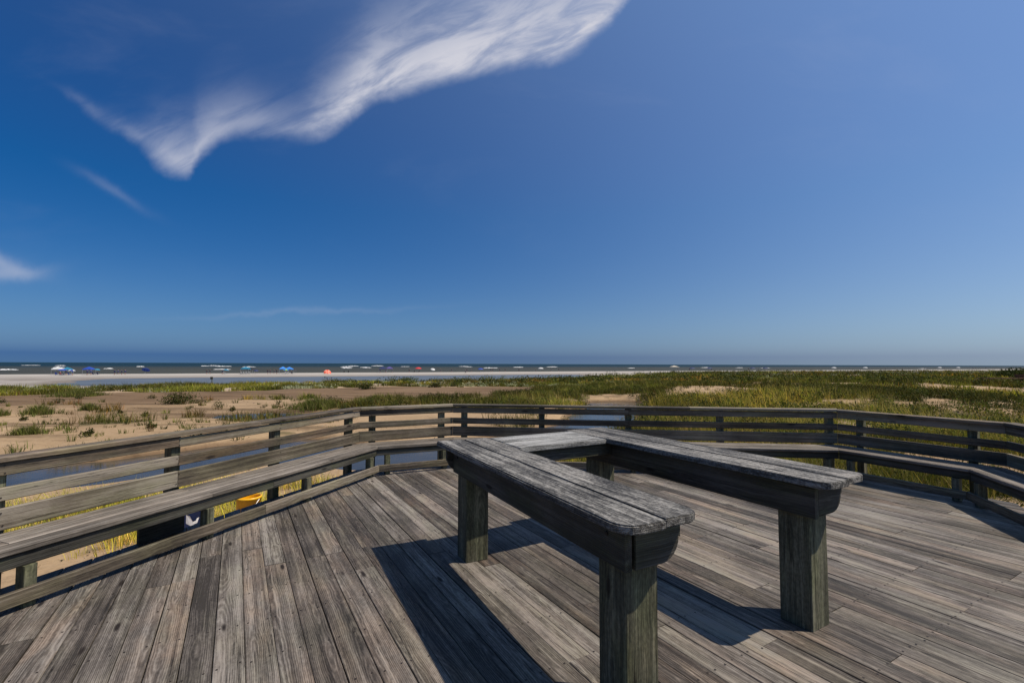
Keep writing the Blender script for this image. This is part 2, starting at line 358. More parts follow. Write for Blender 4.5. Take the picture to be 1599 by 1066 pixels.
c = g.mix(g.m('MULTIPLY', g.ss(fin2, .45, .75), .45), c, rgb(.40, .29, .16))
beach = g.mix(g.ss(g.noise(g.xyz(g.m('MULTIPLY', px_, .05), g.m('MULTIPLY', py_, .3)), .8, 4.), .35, .7), rgb(.36, .33, .285), rgb(.47, .44, .39))
c = g.mix(g.ss(inland, 132., 165.), beach, c)
c = g.mix(g.ss(attr('above_water'), .20, .02), c, g.mix(1., c, rgb(.50, .47, .46), 'MULTIPLY'))
c = g.mix(g.m('MULTIPLY', g.ss(attr('litter'), .15, .75), .8), c, rgb(.085, .075, .032))
c = g.mix(g.m('MULTIPLY', g.ss(fin_, .42, .7), .55), c, g.mix(1., c, rgb(.66, .62, .58), 'MULTIPLY'))
g.l.new(c, b.inputs['Base Color']); b.inputs['Roughness'].default_value = .95; b.inputs['Specular IOR Level'].default_value = .15
hh = g.m('ADD', g.m('MULTIPLY', fin_, .3), g.m('MULTIPLY', fin2, 1.)); hh = g.m('ADD', hh, g.m('MULTIPLY', rip, 1.6)); bump(g, b, hh, .8, .10)
me.materials.append(m); go = bpy.data.objects.new('ground', me); link(go); go['kind'] = 'structure'

def water(name, base, rough, wscale, wstr, wdist, foam=False, stretch=(1, 1), spec=.5):
    m, g, b = newmat(name)
    pos = g.node('ShaderNodeNewGeometry').outputs['Position']; x, y, z = g.sep(pos)
    v = g.xyz(g.m('MULTIPLY', x, stretch[0]), g.m('MULTIPLY', y, stretch[1]), 0.)
    n = g.noise(v, wscale, 6., .6, .4); n2 = g.noise(v, wscale*.22, 4., .55)
    c = g.mix(g.ss(n2, .35, .65), rgb(*base), rgb(*[k*1.35 for k in base]))
    if foam:
        t = g.m('ADD', g.m('MULTIPLY', g.m('ADD', x, 61.), .47), g.m('MULTIPLY', g.m('SUBTRACT', 226., y), .883))
        c = g.mix(g.ss(t, -700., -60.), rgb(.010, .030, .042), c)             # silty shallows, deep water farther out
    g.l.new(c, b.inputs['Base Color']); b.inputs['Roughness'].default_value = rough; b.inputs['IOR'].default_value = 1.33; b.inputs['Specular IOR Level'].default_value = spec
    bump(g, b, g.m('ADD', n, g.m('MULTIPLY', n2, 1.5)), wstr, wdist)
    return m
def sheet(name, pts, z, mat):
    o = meshobj(name, [(x, y, z) for x, y in pts], [tuple(range(len(pts)))], mat); o['kind'] = 'structure'; return o
M['creek'] = water('creek_water', (.040, .036, .026), .16, 2.2, .5, .02, spec=.32)
M['lagoon'] = water('lagoon_water', (.10, .105, .10), .35, .6, .5, .08, stretch=(.6, 1))
M['sea'] = water('sea_water', (.046, .047, .036), .6, .16, 1., 1.2, spec=.16, foam=True, stretch=(.5, 1.3))
sheet('creek_water', [(-60, 9), (-20, 9), (1, 13), (12, 22), (40, 20), (44, 34), (20, 46), (0, 46), (-8, 34), (-21, 33), (-21, 22), (-60, 20)], Z_CREEK, M['creek'])
def along(l, t): # back from shore coordinates
    # l = .883(X+61)+.47(Y-226) ; t = .47(X+61)-.883(Y-226)
    return (-61+.883*l+.47*t, 226+.47*l-.883*t)
sheet('lagoon_water', [along(-150, 62), along(-150, 138), along(95, 138), along(95, 62)], Z_LAGOON, M['lagoon'])
sheet('sea', [along(-60000, 6), along(60000, 6), along(60000, -60000), along(-60000, -60000)], Z_SEA, M['sea'])
# breakers: low foaming ridges of moving water, uncountable at this distance
V = []; F = []
def breaker(l, t, ln, hgt):
    n = 14; s = len(V)
    for i in range(n+1):
        q = i/n*2-1; e = max(0., 1-q*q)**.5; w = math.sin(i*1.7+l)*1.2+random.uniform(-.5, .5)
        hh = hgt*e*random.uniform(.55, 1.1); wd = 1.4+1.2*e
        for (dt, dz) in ((wd, 0), (.5*wd, .75*hh), (0, hh), (-.6*wd, .5*hh), (-1.6*wd, -.02)):
            X, Y = along(l+q*ln/2, t+w+dt); V.append((X, Y, Z_SEA+dz))
    for i in range(n):
        for j in range(4): F.append((s+i*5+j, s+i*5+j+1, s+(i+1)*5+j+1, s+(i+1)*5+j))
for _ in range(40):
    far = random.random(); dist = 130+far*560; l = random.uniform(-330-dist*.9, 20+dist*.2)
    breaker(l, -dist, random.uniform(2.5, 7)*(1+dist/260), random.uniform(.25, .48)*(1+dist/500))
for _ in range(12):
    dist = 40+random.random()*500; breaker(random.uniform(60, 700), -dist, random.uniform(4, 10)*(1+dist/260), random.uniform(.25, .45)*(1+dist/500))
m, g, b = newmat('foam'); nz = g.noise(g.node('ShaderNodeNewGeometry').outputs['Position'], .7, 5.)
g.l.new(g.mix(g.ss(nz, .35, .6), rgb(.30, .30, .28), rgb(.80, .80, .78)), b.inputs['Base Color']); b.inputs['Roughness'].default_value = .8
o = meshobj('breaking_waves', V, F, m, smooth=True); o['kind'] = 'stuff'; tag(o, 'scattered white breakers rolling in on the sea', 'waves')

# ------------------------------------------------------------------ deck
A, B, C, D, E, G_ = [Vector(p) for p in ((-5.26, -2.0), (-2.22, 6.93), (-.94, 7.56), (4.76, 6.93), (5.62, 5.40), (3.05, -2.0))]
POLY = [A, B, C, D, E, G_]
def offset_poly(P, o):
    """offset (outwards positive) of the clockwise outline"""
    n = len(P); out = []
    L = []
    for i in range(n):
        d = (P[(i+1) % n]-P[i]).normalized(); nn = Vector((-d.y, d.x)); L.append((P[i]+nn*o, d))
    for i in range(n):
        p, d = L[i-1]; q, e = L[i]; cr = d.x*e.y-d.y*e.x; s = ((q-p).x*e.y-(q-p).y*e.x)/cr; out.append(p+d*s)
    return out
DECK = offset_poly(POLY, .036)
BA = R(30.3); bdir = Vector((-math.sin(BA), math.cos(BA))); cdir = Vector((math.cos(BA), math.sin(BA)))
def clip(v, poly=DECK):
    """u-range of the line v = const inside the outline (u along the boards, v across)"""
    us = []
    for i in range(len(poly)):
        p, q = poly[i], poly[(i+1) % len(poly)]; vp, vq = p.dot(cdir), q.dot(cdir)
        if (vp-v)*(vq-v) < 0: s = (v-vp)/(vq-vp); us.append((p+(q-p)*s).dot(bdir))
    return (min(us), max(us)) if len(us) >= 2 else None
V = []; F = []
vr = [p.dot(cdir) for p in DECK]; ur = [p.dot(bdir) for p in DECK]
deck = meshobj('deck', [(0, 0, 0)], [], None)
V = []; F = []
JOISTS = list(np.arange(min(ur)+.3, max(ur), .42))
for u in JOISTS:                                                   # joists run across the boards
    xs = []
    for i in range(len(DECK)):
        p, q = DECK[i], DECK[(i+1) % len(DECK)]; a0, a1 = p.dot(bdir), q.dot(bdir)
        if (a0-u)*(a1-u) < 0: s = (u-a0)/(a1-a0); xs.append((p+(q-p)*s).dot(cdir))
    if len(xs) < 2: continue
    s = len(V); box_mesh(V, F, min(xs)+.08, max(xs)-.08, u-.019, u+.019, -.24, -.0405)
rot = Matrix.Rotation(BA, 4, 'Z')
V = [rot @ v for v in V]
for i in range(len(DECK)):                                         # rim joists and piles
    p, q = DECK[i], DECK[(i+1) % len(DECK)]; d = (q-p).normalized(); nn = Vector((d.y, -d.x)); s = len(V)
    for (w, z) in ((.012, -.26), (.05, -.26), (.05, -.042), (.012, -.042)):
        for e in (p+d*.02, q-d*.02): V.append(Vector((e.x+nn.x*w, e.y+nn.y*w, z)))
    for j in range(4): k = (j+1) % 4; F.append((s+2*j, s+2*j+1, s+2*k+1, s+2*k))
    L = (q-p).length
    for kk in range(int(L/2.2)+1):
        c_ = p+d*min(L-.2, .25+kk*2.2)+nn*.22; box_mesh(V, F, c_.x-.09, c_.x+.09, c_.y-.09, c_.y+.09, -1.75, -.265)
me = bpy.data.meshes.new('deck'); me.from_pydata([tuple(v) for v in V], [], F); me.materials.append(M['frame']); deck.data = me
deck['kind'] = 'structure'
PITCH = .1455; v = min(vr)+.02; row = 0; NV = []; NF = []
while v < max(vr):
    wv = PITCH-.0015-random.choice((.0005, .001, .002, .003, .0055)); y0, y1 = v, v+wv; r0 = clip((y0+y1)/2)
    if r0:
        # butt joints over the joists
        cuts = []; u = r0[0]-random.uniform(0, 3.2)
        while u < r0[1]:
            u += random.choice((2.52, 3.36, 3.78, 4.62)); w_ = min(JOISTS, key=lambda j: abs(j-u))
            if r0[0]+.5 < w_ < r0[1]-.5 and (not cuts or w_-cuts[-1] > .8): cuts.append(w_)
        st = [None]+cuts; en = cuts+[None]
        for a0, a1 in zip(st, en):
            ua = a0 if a0 is not None else r0[0]
            def lo(y, a0=a0, ua=ua, v=v):
                if a0 is not None: return .0015
                r = clip(y+v+wv/2); return (r[0] if r else r0[0])-ua
            def hi(y, a1=a1, ua=ua, v=v):
                if a1 is not None: return a1-ua-.0025
                r = clip(y+v+wv/2); return (r[1] if r else r0[1])-ua
            hw = wv/2; c = .0028
            pf = [(-hw, -.038), (-hw, -c), (-hw+c, 0), (hw-c, 0), (hw, -c), (hw, -.038)]
            o2 = bdir*ua+cdir*(v+wv/2); zz = random.uniform(-.0025, .0025)
            fr = frame((o2.x, o2.y, zz), (bdir.x, bdir.y, random.uniform(-.0006, .0006)), (-cdir.x, -cdir.y, random.uniform(-.008, .008)))
            # local y runs along -cdir
            plank('deck_board', deck, M['deck'], fr, pf, lambda y, f=lo: f(-y), lambda y, f=hi: f(-y))
            ue = (a1 if a1 is not None else r0[1])
            for j in JOISTS:
                if ua+.02 < j < ue-.02:
                    for sgn in (-1, 1):
                        pnt = bdir*(j+random.uniform(-.012, .012))+cdir*(v+wv/2+sgn*(.045+random.uniform(-.008, .008)))
                        if abs(pnt.x) < 6 and pnt.y > 1:
                            s = len(NV); n = 6
                            for q_ in range(n): NV.append((pnt.x+.0060*math.cos(q_*math.tau/n), pnt.y+.0060*math.sin(q_*math.tau/n), zz+.0022))
                            NF.append(tuple(range(s, s+n)))
    v += PITCH; row += 1
nl = meshobj('nail_heads', NV, NF, plain('rusty_nail', (.035, .026, .020), .6, .3)); nl.parent = deck; nl['kind'] = 'stuff'

# ------------------------------------------------------------------ perimeter railing and bench
railing = thing('deck_railing', 'weathered board railing with flat cap around the edge of the deck', 'railing', (0, 7.0, 0))
bench = thing('perimeter_bench', 'low grey plank bench built along the inside of the deck railing', 'bench', (-2.6, 5.2, 0))
def under(o, parent):      # keep world placement under an offset empty
    o.matrix_basis = Matrix.Translation(parent.location).inverted() @ o.matrix_basis
    return o
RNV, RNF = [], []
SEGS = [(A, B), (B, C), (C, D), (D, E), (E, G_)]
DIRS = [(q-p).normalized() for p, q in SEGS]
def half_turn(i, j):
    if i < 0 or j >= len(DIRS): return 0.
    d, e = DIRS[i], DIRS[j]; return math.tan(math.atan2(d.y*e.x-d.x*e.y, d.dot(e))/2)
def post_x(i, px):
    """distance along segment i of the post seen at bearing px (tangent)"""
    p, d = SEGS[i][0], DIRS[i]; nn = Vector((-d.y, d.x)); p = p+nn*.085
    return (px*p.y-p.x)/(d.x-px*d.y)
tanof = lambda x: (x-799.5)/735.
POSTS = {0: [2, 275, 432, 546], 1: [583, 690], 2: [726, 846, 980, 1122, 1291], 3: [1341, 1515], 4: []}
SPLITS = {0: [275], 2: [980]}
LEGS = {0: [48, 327, 480, 583], 2: [], 3: [], 4: []}
for i, (p, q_) in enumerate(SEGS):
    d = DIRS[i]; L = (q_-p).length; ta, tb = half_turn(i-1, i), half_turn(i, i+1)
    fr = frame((p.x, p.y, 0), (d.x, d.y, 0), (-d.y, d.x, 0))          # y = outwards
    px = [post_x(i, tanof(a)) for a in POSTS[i]]
    if i == 0: px = [px[0]-k for k in (3.0, 1.5)]+px
    if i == 4: px = [.45, 1.7, 3.2, 4.7, 6.2]
    def run(name, parent, mat, y0, y1, z0, z1, splits=(), ch=.005, wob=.0012, jit=.004):
        cut = [None]+sorted(splits)+[None]
        for a0, a1 in zip(cut[:-1], cut[1:]):
            f0 = (lambda y: -y*ta+.0015) if a0 is None else a0+.0018
            f1 = (lambda y: L+y*tb-.0015) if a1 is None else a1-.0018
            dz = random.uniform(-jit, jit); dy_ = random.uniform(0, .0015)
            o = plank(name, parent, mat, fr @ Matrix.Translation((0, 0, 0)), prof(y0-dy_, y1-dy_, z0+dz, z1+dz, ch), f0, f1, 4, wob)
            under(o, parent)
    sp = [post_x(i, tanof(a)) for a in SPLITS.get(i, [])]
    # y: boards on the inner face of the posts
    run('top_rail', railing, M['rail'], 0., .036, .772, .858, sp)
    run('middle_rail', railing, M['rail'], 0., .036, .600, .690, sp)
    run('back_board', railing, M['rail'], 0., .036, .405, .552, sp)
    run('cap_rail', railing, M['rail'], -.022, .122, .864, .902, [s + .9 for s in sp])
    for s in px:
        pf = prof(.0385, .1275, -.45, .8595, .004)
        # post stands upright: local X is up
        f2 = frame((p.x+d.x*s, p.y+d.y*s, 0), (0, 0, 1), (-d.y, d.x, 0))
        o = plank('post', railing, M['post'], f2, [(y, z-.0445) for y, z in prof(.0385, .1275, 0, .089, .004)], -.45, .8595); under(o, railing)
    for s in px:
        for zz in (.792, .838, .622, .668, .432, .522):
            c0 = p+d*(s+random.uniform(-.022, .022))+Vector((d.y, -d.x))*.0036; k0 = len(RNV); z1 = zz+random.uniform(-.008, .008)
            for q0 in range(6): a0 = q0*math.tau/6; RNV.append((c0.x+d.x*.0062*math.cos(a0), c0.y+d.y*.0062*math.cos(a0), z1+.0062*math.sin(a0)))
            RNF.append(tuple(range(k0, k0+6)))
    # bench: three seat planks, apron, legs, foot board
    for k in range(3):
        run('seat_plank', bench, M['seat'], -.148-.146*k, -.008-.146*k, .352, .390, sp if k != 1 else [s-1.3 for s in sp], .006, .001, .0015)
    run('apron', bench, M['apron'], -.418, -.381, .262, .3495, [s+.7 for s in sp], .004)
    run('foot_board', bench, M['rail'], -.476, -.4415, .048, .138, [s+.55 for s in sp] if i == 0 else [], .004)
    if i == 0:
        inn = p+Vector((d.y, -d.x))*.40
        lx = [(tanof(a)*inn.y-inn.x)/(d.x-tanof(a)*d.y) for a in (60, 333, 484)]; lx = [lx[0]-1.6]+lx+[L-.28*0-.44*tb-.12]
    elif i == 1: lx = [.44*ta+.14, L-.44*tb-.14]
    elif i == 2: lx = [.44*ta+.13, 1.55, 2.75, 3.95, L-.44*tb-.13]
    elif i == 3: lx = [.44*ta+.12, L-.44*tb-.12]
    else: lx = [.44*ta+.12, 2.0, 3.6, 5.2]
    for s in lx:
        f2 = frame((p.x+d.x*s, p.y+d.y*s, 0), (0, 0, 1), (-d.y, d.x, 0))
        o = plank('leg', bench, M['post'], f2, [(y, z-.0345) for y, z in prof(-.4395, -.3505, 0, .069, .004)], .0032, .2605); under(o, bench)
        o = plank('bearer', bench, M['apron'], frame((p.x+d.x*(s+.062), p.y+d.y*(s+.062), .262), (-d.y, d.x, 0), (-d.x, -d.y, 0)), prof(-.018, .018, 0, .088, .003), -.38, -.002); under(o, bench)

o = meshobj('nail_heads', RNV, RNF, bpy.data.materials['rusty_nail'], railing); o['kind'] = 'stuff'; under(o, railing)
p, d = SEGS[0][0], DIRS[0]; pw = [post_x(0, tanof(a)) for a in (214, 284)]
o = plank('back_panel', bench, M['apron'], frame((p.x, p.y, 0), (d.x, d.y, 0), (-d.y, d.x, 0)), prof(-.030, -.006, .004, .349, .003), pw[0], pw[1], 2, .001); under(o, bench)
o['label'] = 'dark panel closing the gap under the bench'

# ------------------------------------------------------------------ U-shaped table
TU, TV = 2.55, 2.325
tloc = bdir*TU+cdir*TV
table = thing('wooden_table', 'heavy weathered U-shaped plank table on thick square posts in middle of deck', 'table', (tloc.x, tloc.y, 0), BA)
TOPZ = .905
def arc(cx, cy, r, a0, a1, n=6): return [(cx+r*math.cos(R(a0+(a1-a0)*k/n)), cy+r*math.sin(R(a0+(a1-a0)*k/n))) for k in range(n+1)]
def ragged(pts, a=.0016):
    out = []
    for (x, y), (x2, y2) in zip(pts, pts[1:]+pts[:1]):
        out.append((x, y)); L = math.hypot(x2-x, y2-y); n = int(L/.16)
        for k in range(1, n):
            t = k/n; out.append((x+(x2-x)*t+random.uniform(-a, a), y+(y2-y)*t+random.uniform(-a, a)))
    return out
def seat_plank(v0, v1, u0, u1, mat, rl=0., rr=0., dz=0.):
    """piece running away from the camera: local X = away, local Y = left; near corners rounded by rl (left) / rr (right)"""
    L = u1-u0; hw = (v1-v0)/2
    pts = []
    pts += arc(rr, -hw+rr, rr, 180, 270) if rr else [(0, -hw)]
    pts += [(L, -hw), (L, hw)]
    pts += arc(rl, hw-rl, rl, 90, 180) if rl else [(0, hw)]
    fr = frame(((v0+v1)/2-TV, u0-TU, 0), (0, 1, 0), (-1, 0, 0))
    return slab('top_plank', table, mat, fr, ragged(pts), TOPZ-.040+dz, TOPZ+dz, .007)
U0, U1 = 1.37, 3.735
ARM = [seat_plank(1.41, 1.634, 1.385, U1, M['top'], rl=.10, rr=.012),
       seat_plank(1.6455, 1.87, 1.405, U1-.006, M['top'], rl=.012, rr=.085, dz=-.002)]
seat_plank(2.795, 3.014, U0-.005, U1, M['top'], rl=.075, rr=.004)
seat_plank(3.0265, 3.245, U0+.008, U1+.006, M['top'], rl=.004, rr=.06, dz=.002)
for u0, u1, dz in ((3.145, 3.405, -.003), (3.4105, 3.665, .001)):     # back planks, between the two arms
    fr = frame((1.916-TV, (u0+u1)/2-TU, 0), (1, 0, 0), (0, 1, 0)); hw = (u1-u0)/2; L = 2.791-1.916
    slab('top_plank', table, M['bleached'], fr, ragged([(0, -hw), (L, -hw), (L, hw), (0, hw)]), TOPZ-.040+dz, TOPZ+dz, .006)
PW = .19
POSTP = [(1.545, 1.545), (1.545, 3.40), (2.925, 1.54), (2.925, 3.40)]
for (pv, pu) in POSTP:
    fr = frame((pv+PW/2-TV, pu+PW/2-TU, 0), (0, 0, 1), (1, 0, 0))
    o = plank('post', table, M['post'], fr, prof(-PW/2, PW/2, -PW/2, PW/2, .007), .0035, TOPZ-.043, 5, .0012)
    if pv < 2: ARM.append(o)
def apron_v(v0, v1, u0, u1, z0, z1):
    fr = frame(((v0+v1)/2-TV, u0-TU, (z0+z1)/2), (0, 1, 0), (-1, 0, 0))
    return plank('apron', table, M['apron'], fr, prof(-(v1-v0)/2, (v1-v0)/2, -(z1-z0)/2, (z1-z0)/2, .005), 0, u1-u0, 4, .0012)
ZB, ZT = .668, TOPZ-.0435
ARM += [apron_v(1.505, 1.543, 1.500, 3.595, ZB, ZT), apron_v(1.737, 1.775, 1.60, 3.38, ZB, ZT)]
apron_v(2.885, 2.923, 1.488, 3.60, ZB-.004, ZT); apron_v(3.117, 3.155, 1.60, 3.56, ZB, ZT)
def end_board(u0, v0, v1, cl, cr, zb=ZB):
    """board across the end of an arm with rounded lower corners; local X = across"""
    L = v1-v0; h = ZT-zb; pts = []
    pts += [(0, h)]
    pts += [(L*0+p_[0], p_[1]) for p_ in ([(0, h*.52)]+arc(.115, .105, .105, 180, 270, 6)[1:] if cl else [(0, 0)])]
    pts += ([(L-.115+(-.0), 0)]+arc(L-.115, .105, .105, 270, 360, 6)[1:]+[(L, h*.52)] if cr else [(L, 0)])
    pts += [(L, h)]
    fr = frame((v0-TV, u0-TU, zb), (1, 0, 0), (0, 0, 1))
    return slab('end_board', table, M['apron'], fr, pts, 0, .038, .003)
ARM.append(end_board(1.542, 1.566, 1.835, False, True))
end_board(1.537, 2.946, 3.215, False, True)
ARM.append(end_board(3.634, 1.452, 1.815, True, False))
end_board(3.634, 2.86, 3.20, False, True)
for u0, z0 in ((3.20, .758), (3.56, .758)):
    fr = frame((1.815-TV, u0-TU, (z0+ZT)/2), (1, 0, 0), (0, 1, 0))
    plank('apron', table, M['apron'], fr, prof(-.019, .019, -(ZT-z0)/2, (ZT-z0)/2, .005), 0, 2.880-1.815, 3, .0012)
# bolt heads on the long apron
V = []; F = []
tube_mesh(V, F, (0, 0, 0), (0, -.006, 0), .011, .009, 8)
bm_ = plain('old_bolt', (.03, .027, .024), .6, .6)
for u in (1.62, 3.50):
    o = meshobj('bolt', V, F, bm_, table); o.matrix_basis = Matrix.Translation((1.505-TV, u-TU, .80)) @ Matrix.Rotation(R(-90), 4, 'Z'); ARM.append(o)
pv_ = Vector((1.64-TV, 2.74-TU, 0)); sk = Matrix.Translation(pv_) @ Matrix.Rotation(-.055, 4, 'Z') @ Matrix.Translation(-pv_)   # the near-left arm splays out a little
for o in ARM: o.matrix_basis = sk @ o.matrix_basis

# ------------------------------------------------------------------ things standing on the sand beside the deck
def lathe(name, prof_, mat, parent, n=28):
    V = []; F = []
    for r, z in prof_:
        for i in range(n): V.append((r*math.cos(math.tau*i/n), r*math.sin(math.tau*i/n), z))
    for j in range(len(prof_)-1):
        for i in range(n): F.append((j*n+i, j*n+(i+1) % n, (j+1)*n+(i+1) % n, (j+1)*n+i))
    F.append(tuple(range(n-1, -1, -1)))
    return meshobj(name, V, F, mat, parent, True)
def hz(x, y): return float(height(np.array([x]), np.array([y]))[0])
def bucket(x, y, r, h, col, label, name, cat='bucket'):
    t = thing(name, label, cat, (x, y, hz(x, y)-.01))
    m = plain(name+'_plastic', col, .35, 0, .06, 3)
    bd = lathe('body', [(r*.80, 0), (r*.95, h-.035), (r, h-.03), (r, h-.012), (r*.955, h), (r*.905, h), (r*.89, h-.03), (r*.74, .012)], m, t)
    V = []; F = []; pts = [(r*.98*math.cos(a), -.03-r*.3*math.sin(a), h-.035-r*.85*math.sin(a)) for a in np.linspace(0, math.pi, 10)]
    pts = [(p_[0], p_[1]-r*.75*math.sin(a), p_[2]) for p_, a in zip(pts, np.linspace(0, math.pi, 10))]
    for a, b2 in zip(pts[:-1], pts[1:]): tube_mesh(V, F, a, b2, .004, .004, 5)
    meshobj('handle', V, F, plain(name+'_wire', (.2, .2, .2), .4, .8), bd); return t
bucket(-3.97, 7.22, .178, .67, (.85, .44, .010), 'tall yellow plastic tub on the sand outside the bench', 'yellow_tub', 'tub')
bucket(-4.94, 7.0, .12, .52, (.50, .51, .52), 'pale grey bucket standing left of the blue bin', 'grey_bucket')
bx, by = -4.60, 6.90
t = thing('blue_bin', 'tall blue bin with white emblem on the sand behind bench', 'bin', (bx, by, hz(bx, by)-.01))
bmt = plain('blue_plastic', (.014, .075, .40), .4, 0, .1, 3)
bbody = lathe('body', [(.135, 0), (.172, .70), (.182, .70), (.182, .74), (.168, .745), (.163, .70), (.128, .02)], bmt, t)
V = []; F = []          # emblem: a worn white mark, wrapped on the wall of the bin
wm = plain('white_print', (.75, .76, .78), .5, 0, .05)
aim = math.atan2(-by, -bx)
def wrap(px, pz): r = .135+(.172-.135)*pz/.70+.004; a = aim+px/r; return (r*math.cos(a), r*math.sin(a), pz)
for poly in ([(-.075, .40), (-.02, .36), (.02, .37), (.0, .43), (-.03, .50), (-.075, .52)], [(.012, .375), (.06, .385), (.085, .46), (.055, .455), (.045, .425), (.01, .415)]):
    s = len(V); V += [wrap(px, pz+.03) for px, pz in poly]; F.append(tuple(range(s, s+len(poly))))
meshobj('emblem', V, F, wm, bbody)
# ------------------------------------------------------------------ plants
m, g, b = newmat('leaf'); M['leaf'] = m
ca = g.node('ShaderNodeAttribute', attribute_name='tint'); g.l.new(ca.outputs['Color'], b.inputs['Base Color'])
b.inputs['Roughness'].default_value = .75; b.inputs['Specular IOR Level'].default_value = .08
tr = g.node('ShaderNodeBsdfTranslucent'); g.l.new(g.mix(1., ca.outputs['Color'], rgb(1.1, 1.15, .6), 'MULTIPLY'), tr.inputs[0])
mx = g.node('ShaderNodeMixShader'); mx.inputs[0].default_value = .28; g.l.new(b.outputs[0], mx.inputs[1]); g.l.new(tr.outputs[0], mx.inputs[2])
g.l.new(mx.outputs[0], [n for n in g.n if n.type == 'OUTPUT_MATERIAL'][0].inputs[0])
def tri_mesh(name, V, F, C_, parent=None):
    me = bpy.data.meshes.new(name); n = len(V); k = len(F)
    me.vertices.add(n); me.vertices.foreach_set('co', V.astype(np.float32).ravel())
    me.loops.add(k*3); me.loops.foreach_set('vertex_index', F.astype(np.int32).ravel()); me.polygons.add(k)
    me.polygons.foreach_set('loop_start', np.arange(0, k*3, 3, dtype=np.int32)); me.polygons.foreach_set('loop_total', np.full(k, 3, dtype=np.int32))
    me.update(calc_edges=True)
    a = me.color_attributes.new('tint', 'FLOAT_COLOR', 'POINT'); a.data.foreach_set('color', np.concatenate([C_, np.ones((n, 1))], 1).astype(np.float32).ravel())
    me.materials.append(M['leaf']); o = bpy.data.objects.new(name, me); return link(o, parent)
def blades(P, H, WD, LEAN, C_, rng):
    """two-segment grass blades: P roots, H heights, WD widths, LEAN outward bend vectors (xy), C_ colours"""
    n = len(P); a = rng.uniform(0, math.pi, n); sx, sy = np.cos(a)*WD/2, np.sin(a)*WD/2
    mid = P.copy(); mid[:, :2] += LEAN*.38; mid[:, 2] += H*.60
    tip = P.copy(); tip[:, :2] += LEAN; tip[:, 2] += H
    off = np.stack([sx, sy, np.zeros(n)], 1)
    V = np.stack([P-off, P+off, mid-off*.8, mid+off*.8, tip], 1).reshape(-1, 3)
    i = np.arange(n)[:, None, None]*5
    F = (np.array([[0, 1, 3], [0, 3, 2], [2, 3, 4]])[None]+i).reshape(-1, 3)
    return V, F, np.repeat(C_, 5, 0)
PAL = {'green': (.105, .125, .026), 'olive': (.085, .086, .024), 'dark': (.042, .052, .014), 'straw': (.25, .20, .085), 'yellow': (.19, .19, .045), 'pale': (.46, .47, .29), 'rust': (.12, .075, .03)}
def grass(name, X, Y, hgt, nb, spread, width, cols, rng, parent=None, Z=None):
    """X,Y clump centres; hgt per clump; nb blades each; cols (n,3)"""
    n = len(X); Z = height(X, Y) if Z is None else Z
    px = np.repeat(X, nb); py = np.repeat(Y, nb); pz = np.repeat(Z, nb); h = np.repeat(hgt, nb)*rng.uniform(.45, 1.1, n*nb)
    a = rng.uniform(0, 2*math.pi, n*nb); r = np.sqrt(rng.uniform(0, 1, n*nb))*np.repeat(spread, nb)
    P = np.stack([px+r*np.cos(a), py+r*np.sin(a), pz-.03], 1)
    ln = h*rng.uniform(.12, .62, n*nb); b2 = a+rng.normal(0, .6, n*nb)
    LEAN = np.stack([np.cos(b2)*ln-.10*h, np.sin(b2)*ln], 1)
    c = np.repeat(cols, nb, 0)*rng.uniform(.62, 1.38, (n*nb, 1)); dry = rng.random(n*nb) < .13
    c[dry] = np.array(PAL['straw'])*rng.uniform(.6, 1.1, (dry.sum(), 1))
    return blades(P, h, np.repeat(width, nb)*rng.uniform(.6, 1.3, n*nb), LEAN, c, rng)
def leaves(X, Y, Z, s, C_, rng):
    """small leaf-sized triangles pairs with random facing"""
    n = len(X); a = rng.normal(size=(n, 3)); a /= np.linalg.norm(a, axis=1)[:, None]; b2 = rng.normal(size=(n, 3)); b2 -= a*(a*b2).sum(1)[:, None]; b2 /= np.linalg.norm(b2, axis=1)[:, None]
    P = np.stack([X, Y, Z], 1); s = s[:, None]
    V = np.stack([P-a*s, P+b2*s*.42, P+a*s, P-b2*s*.42], 1).reshape(-1, 3); i = np.arange(n)[:, None, None]*4
    F = (np.array([[0, 1, 2], [0, 2, 3]])[None]+i).reshape(-1, 3)
    return V, F, np.repeat(C_, 4, 0)
def joinm(parts):
    V = []; F = []; C_ = []; o = 0
    for v, f, c in parts: V.append(v); F.append(f+o); C_.append(c); o += len(v)
    return np.concatenate(V), np.concatenate(F), np.concatenate(C_)
def pick(rng, n, names, w):
    k = rng.choice(len(names), n, p=np.array(w)/sum(w)); return np.array([PAL[a] for a in names])[k]
parts = []
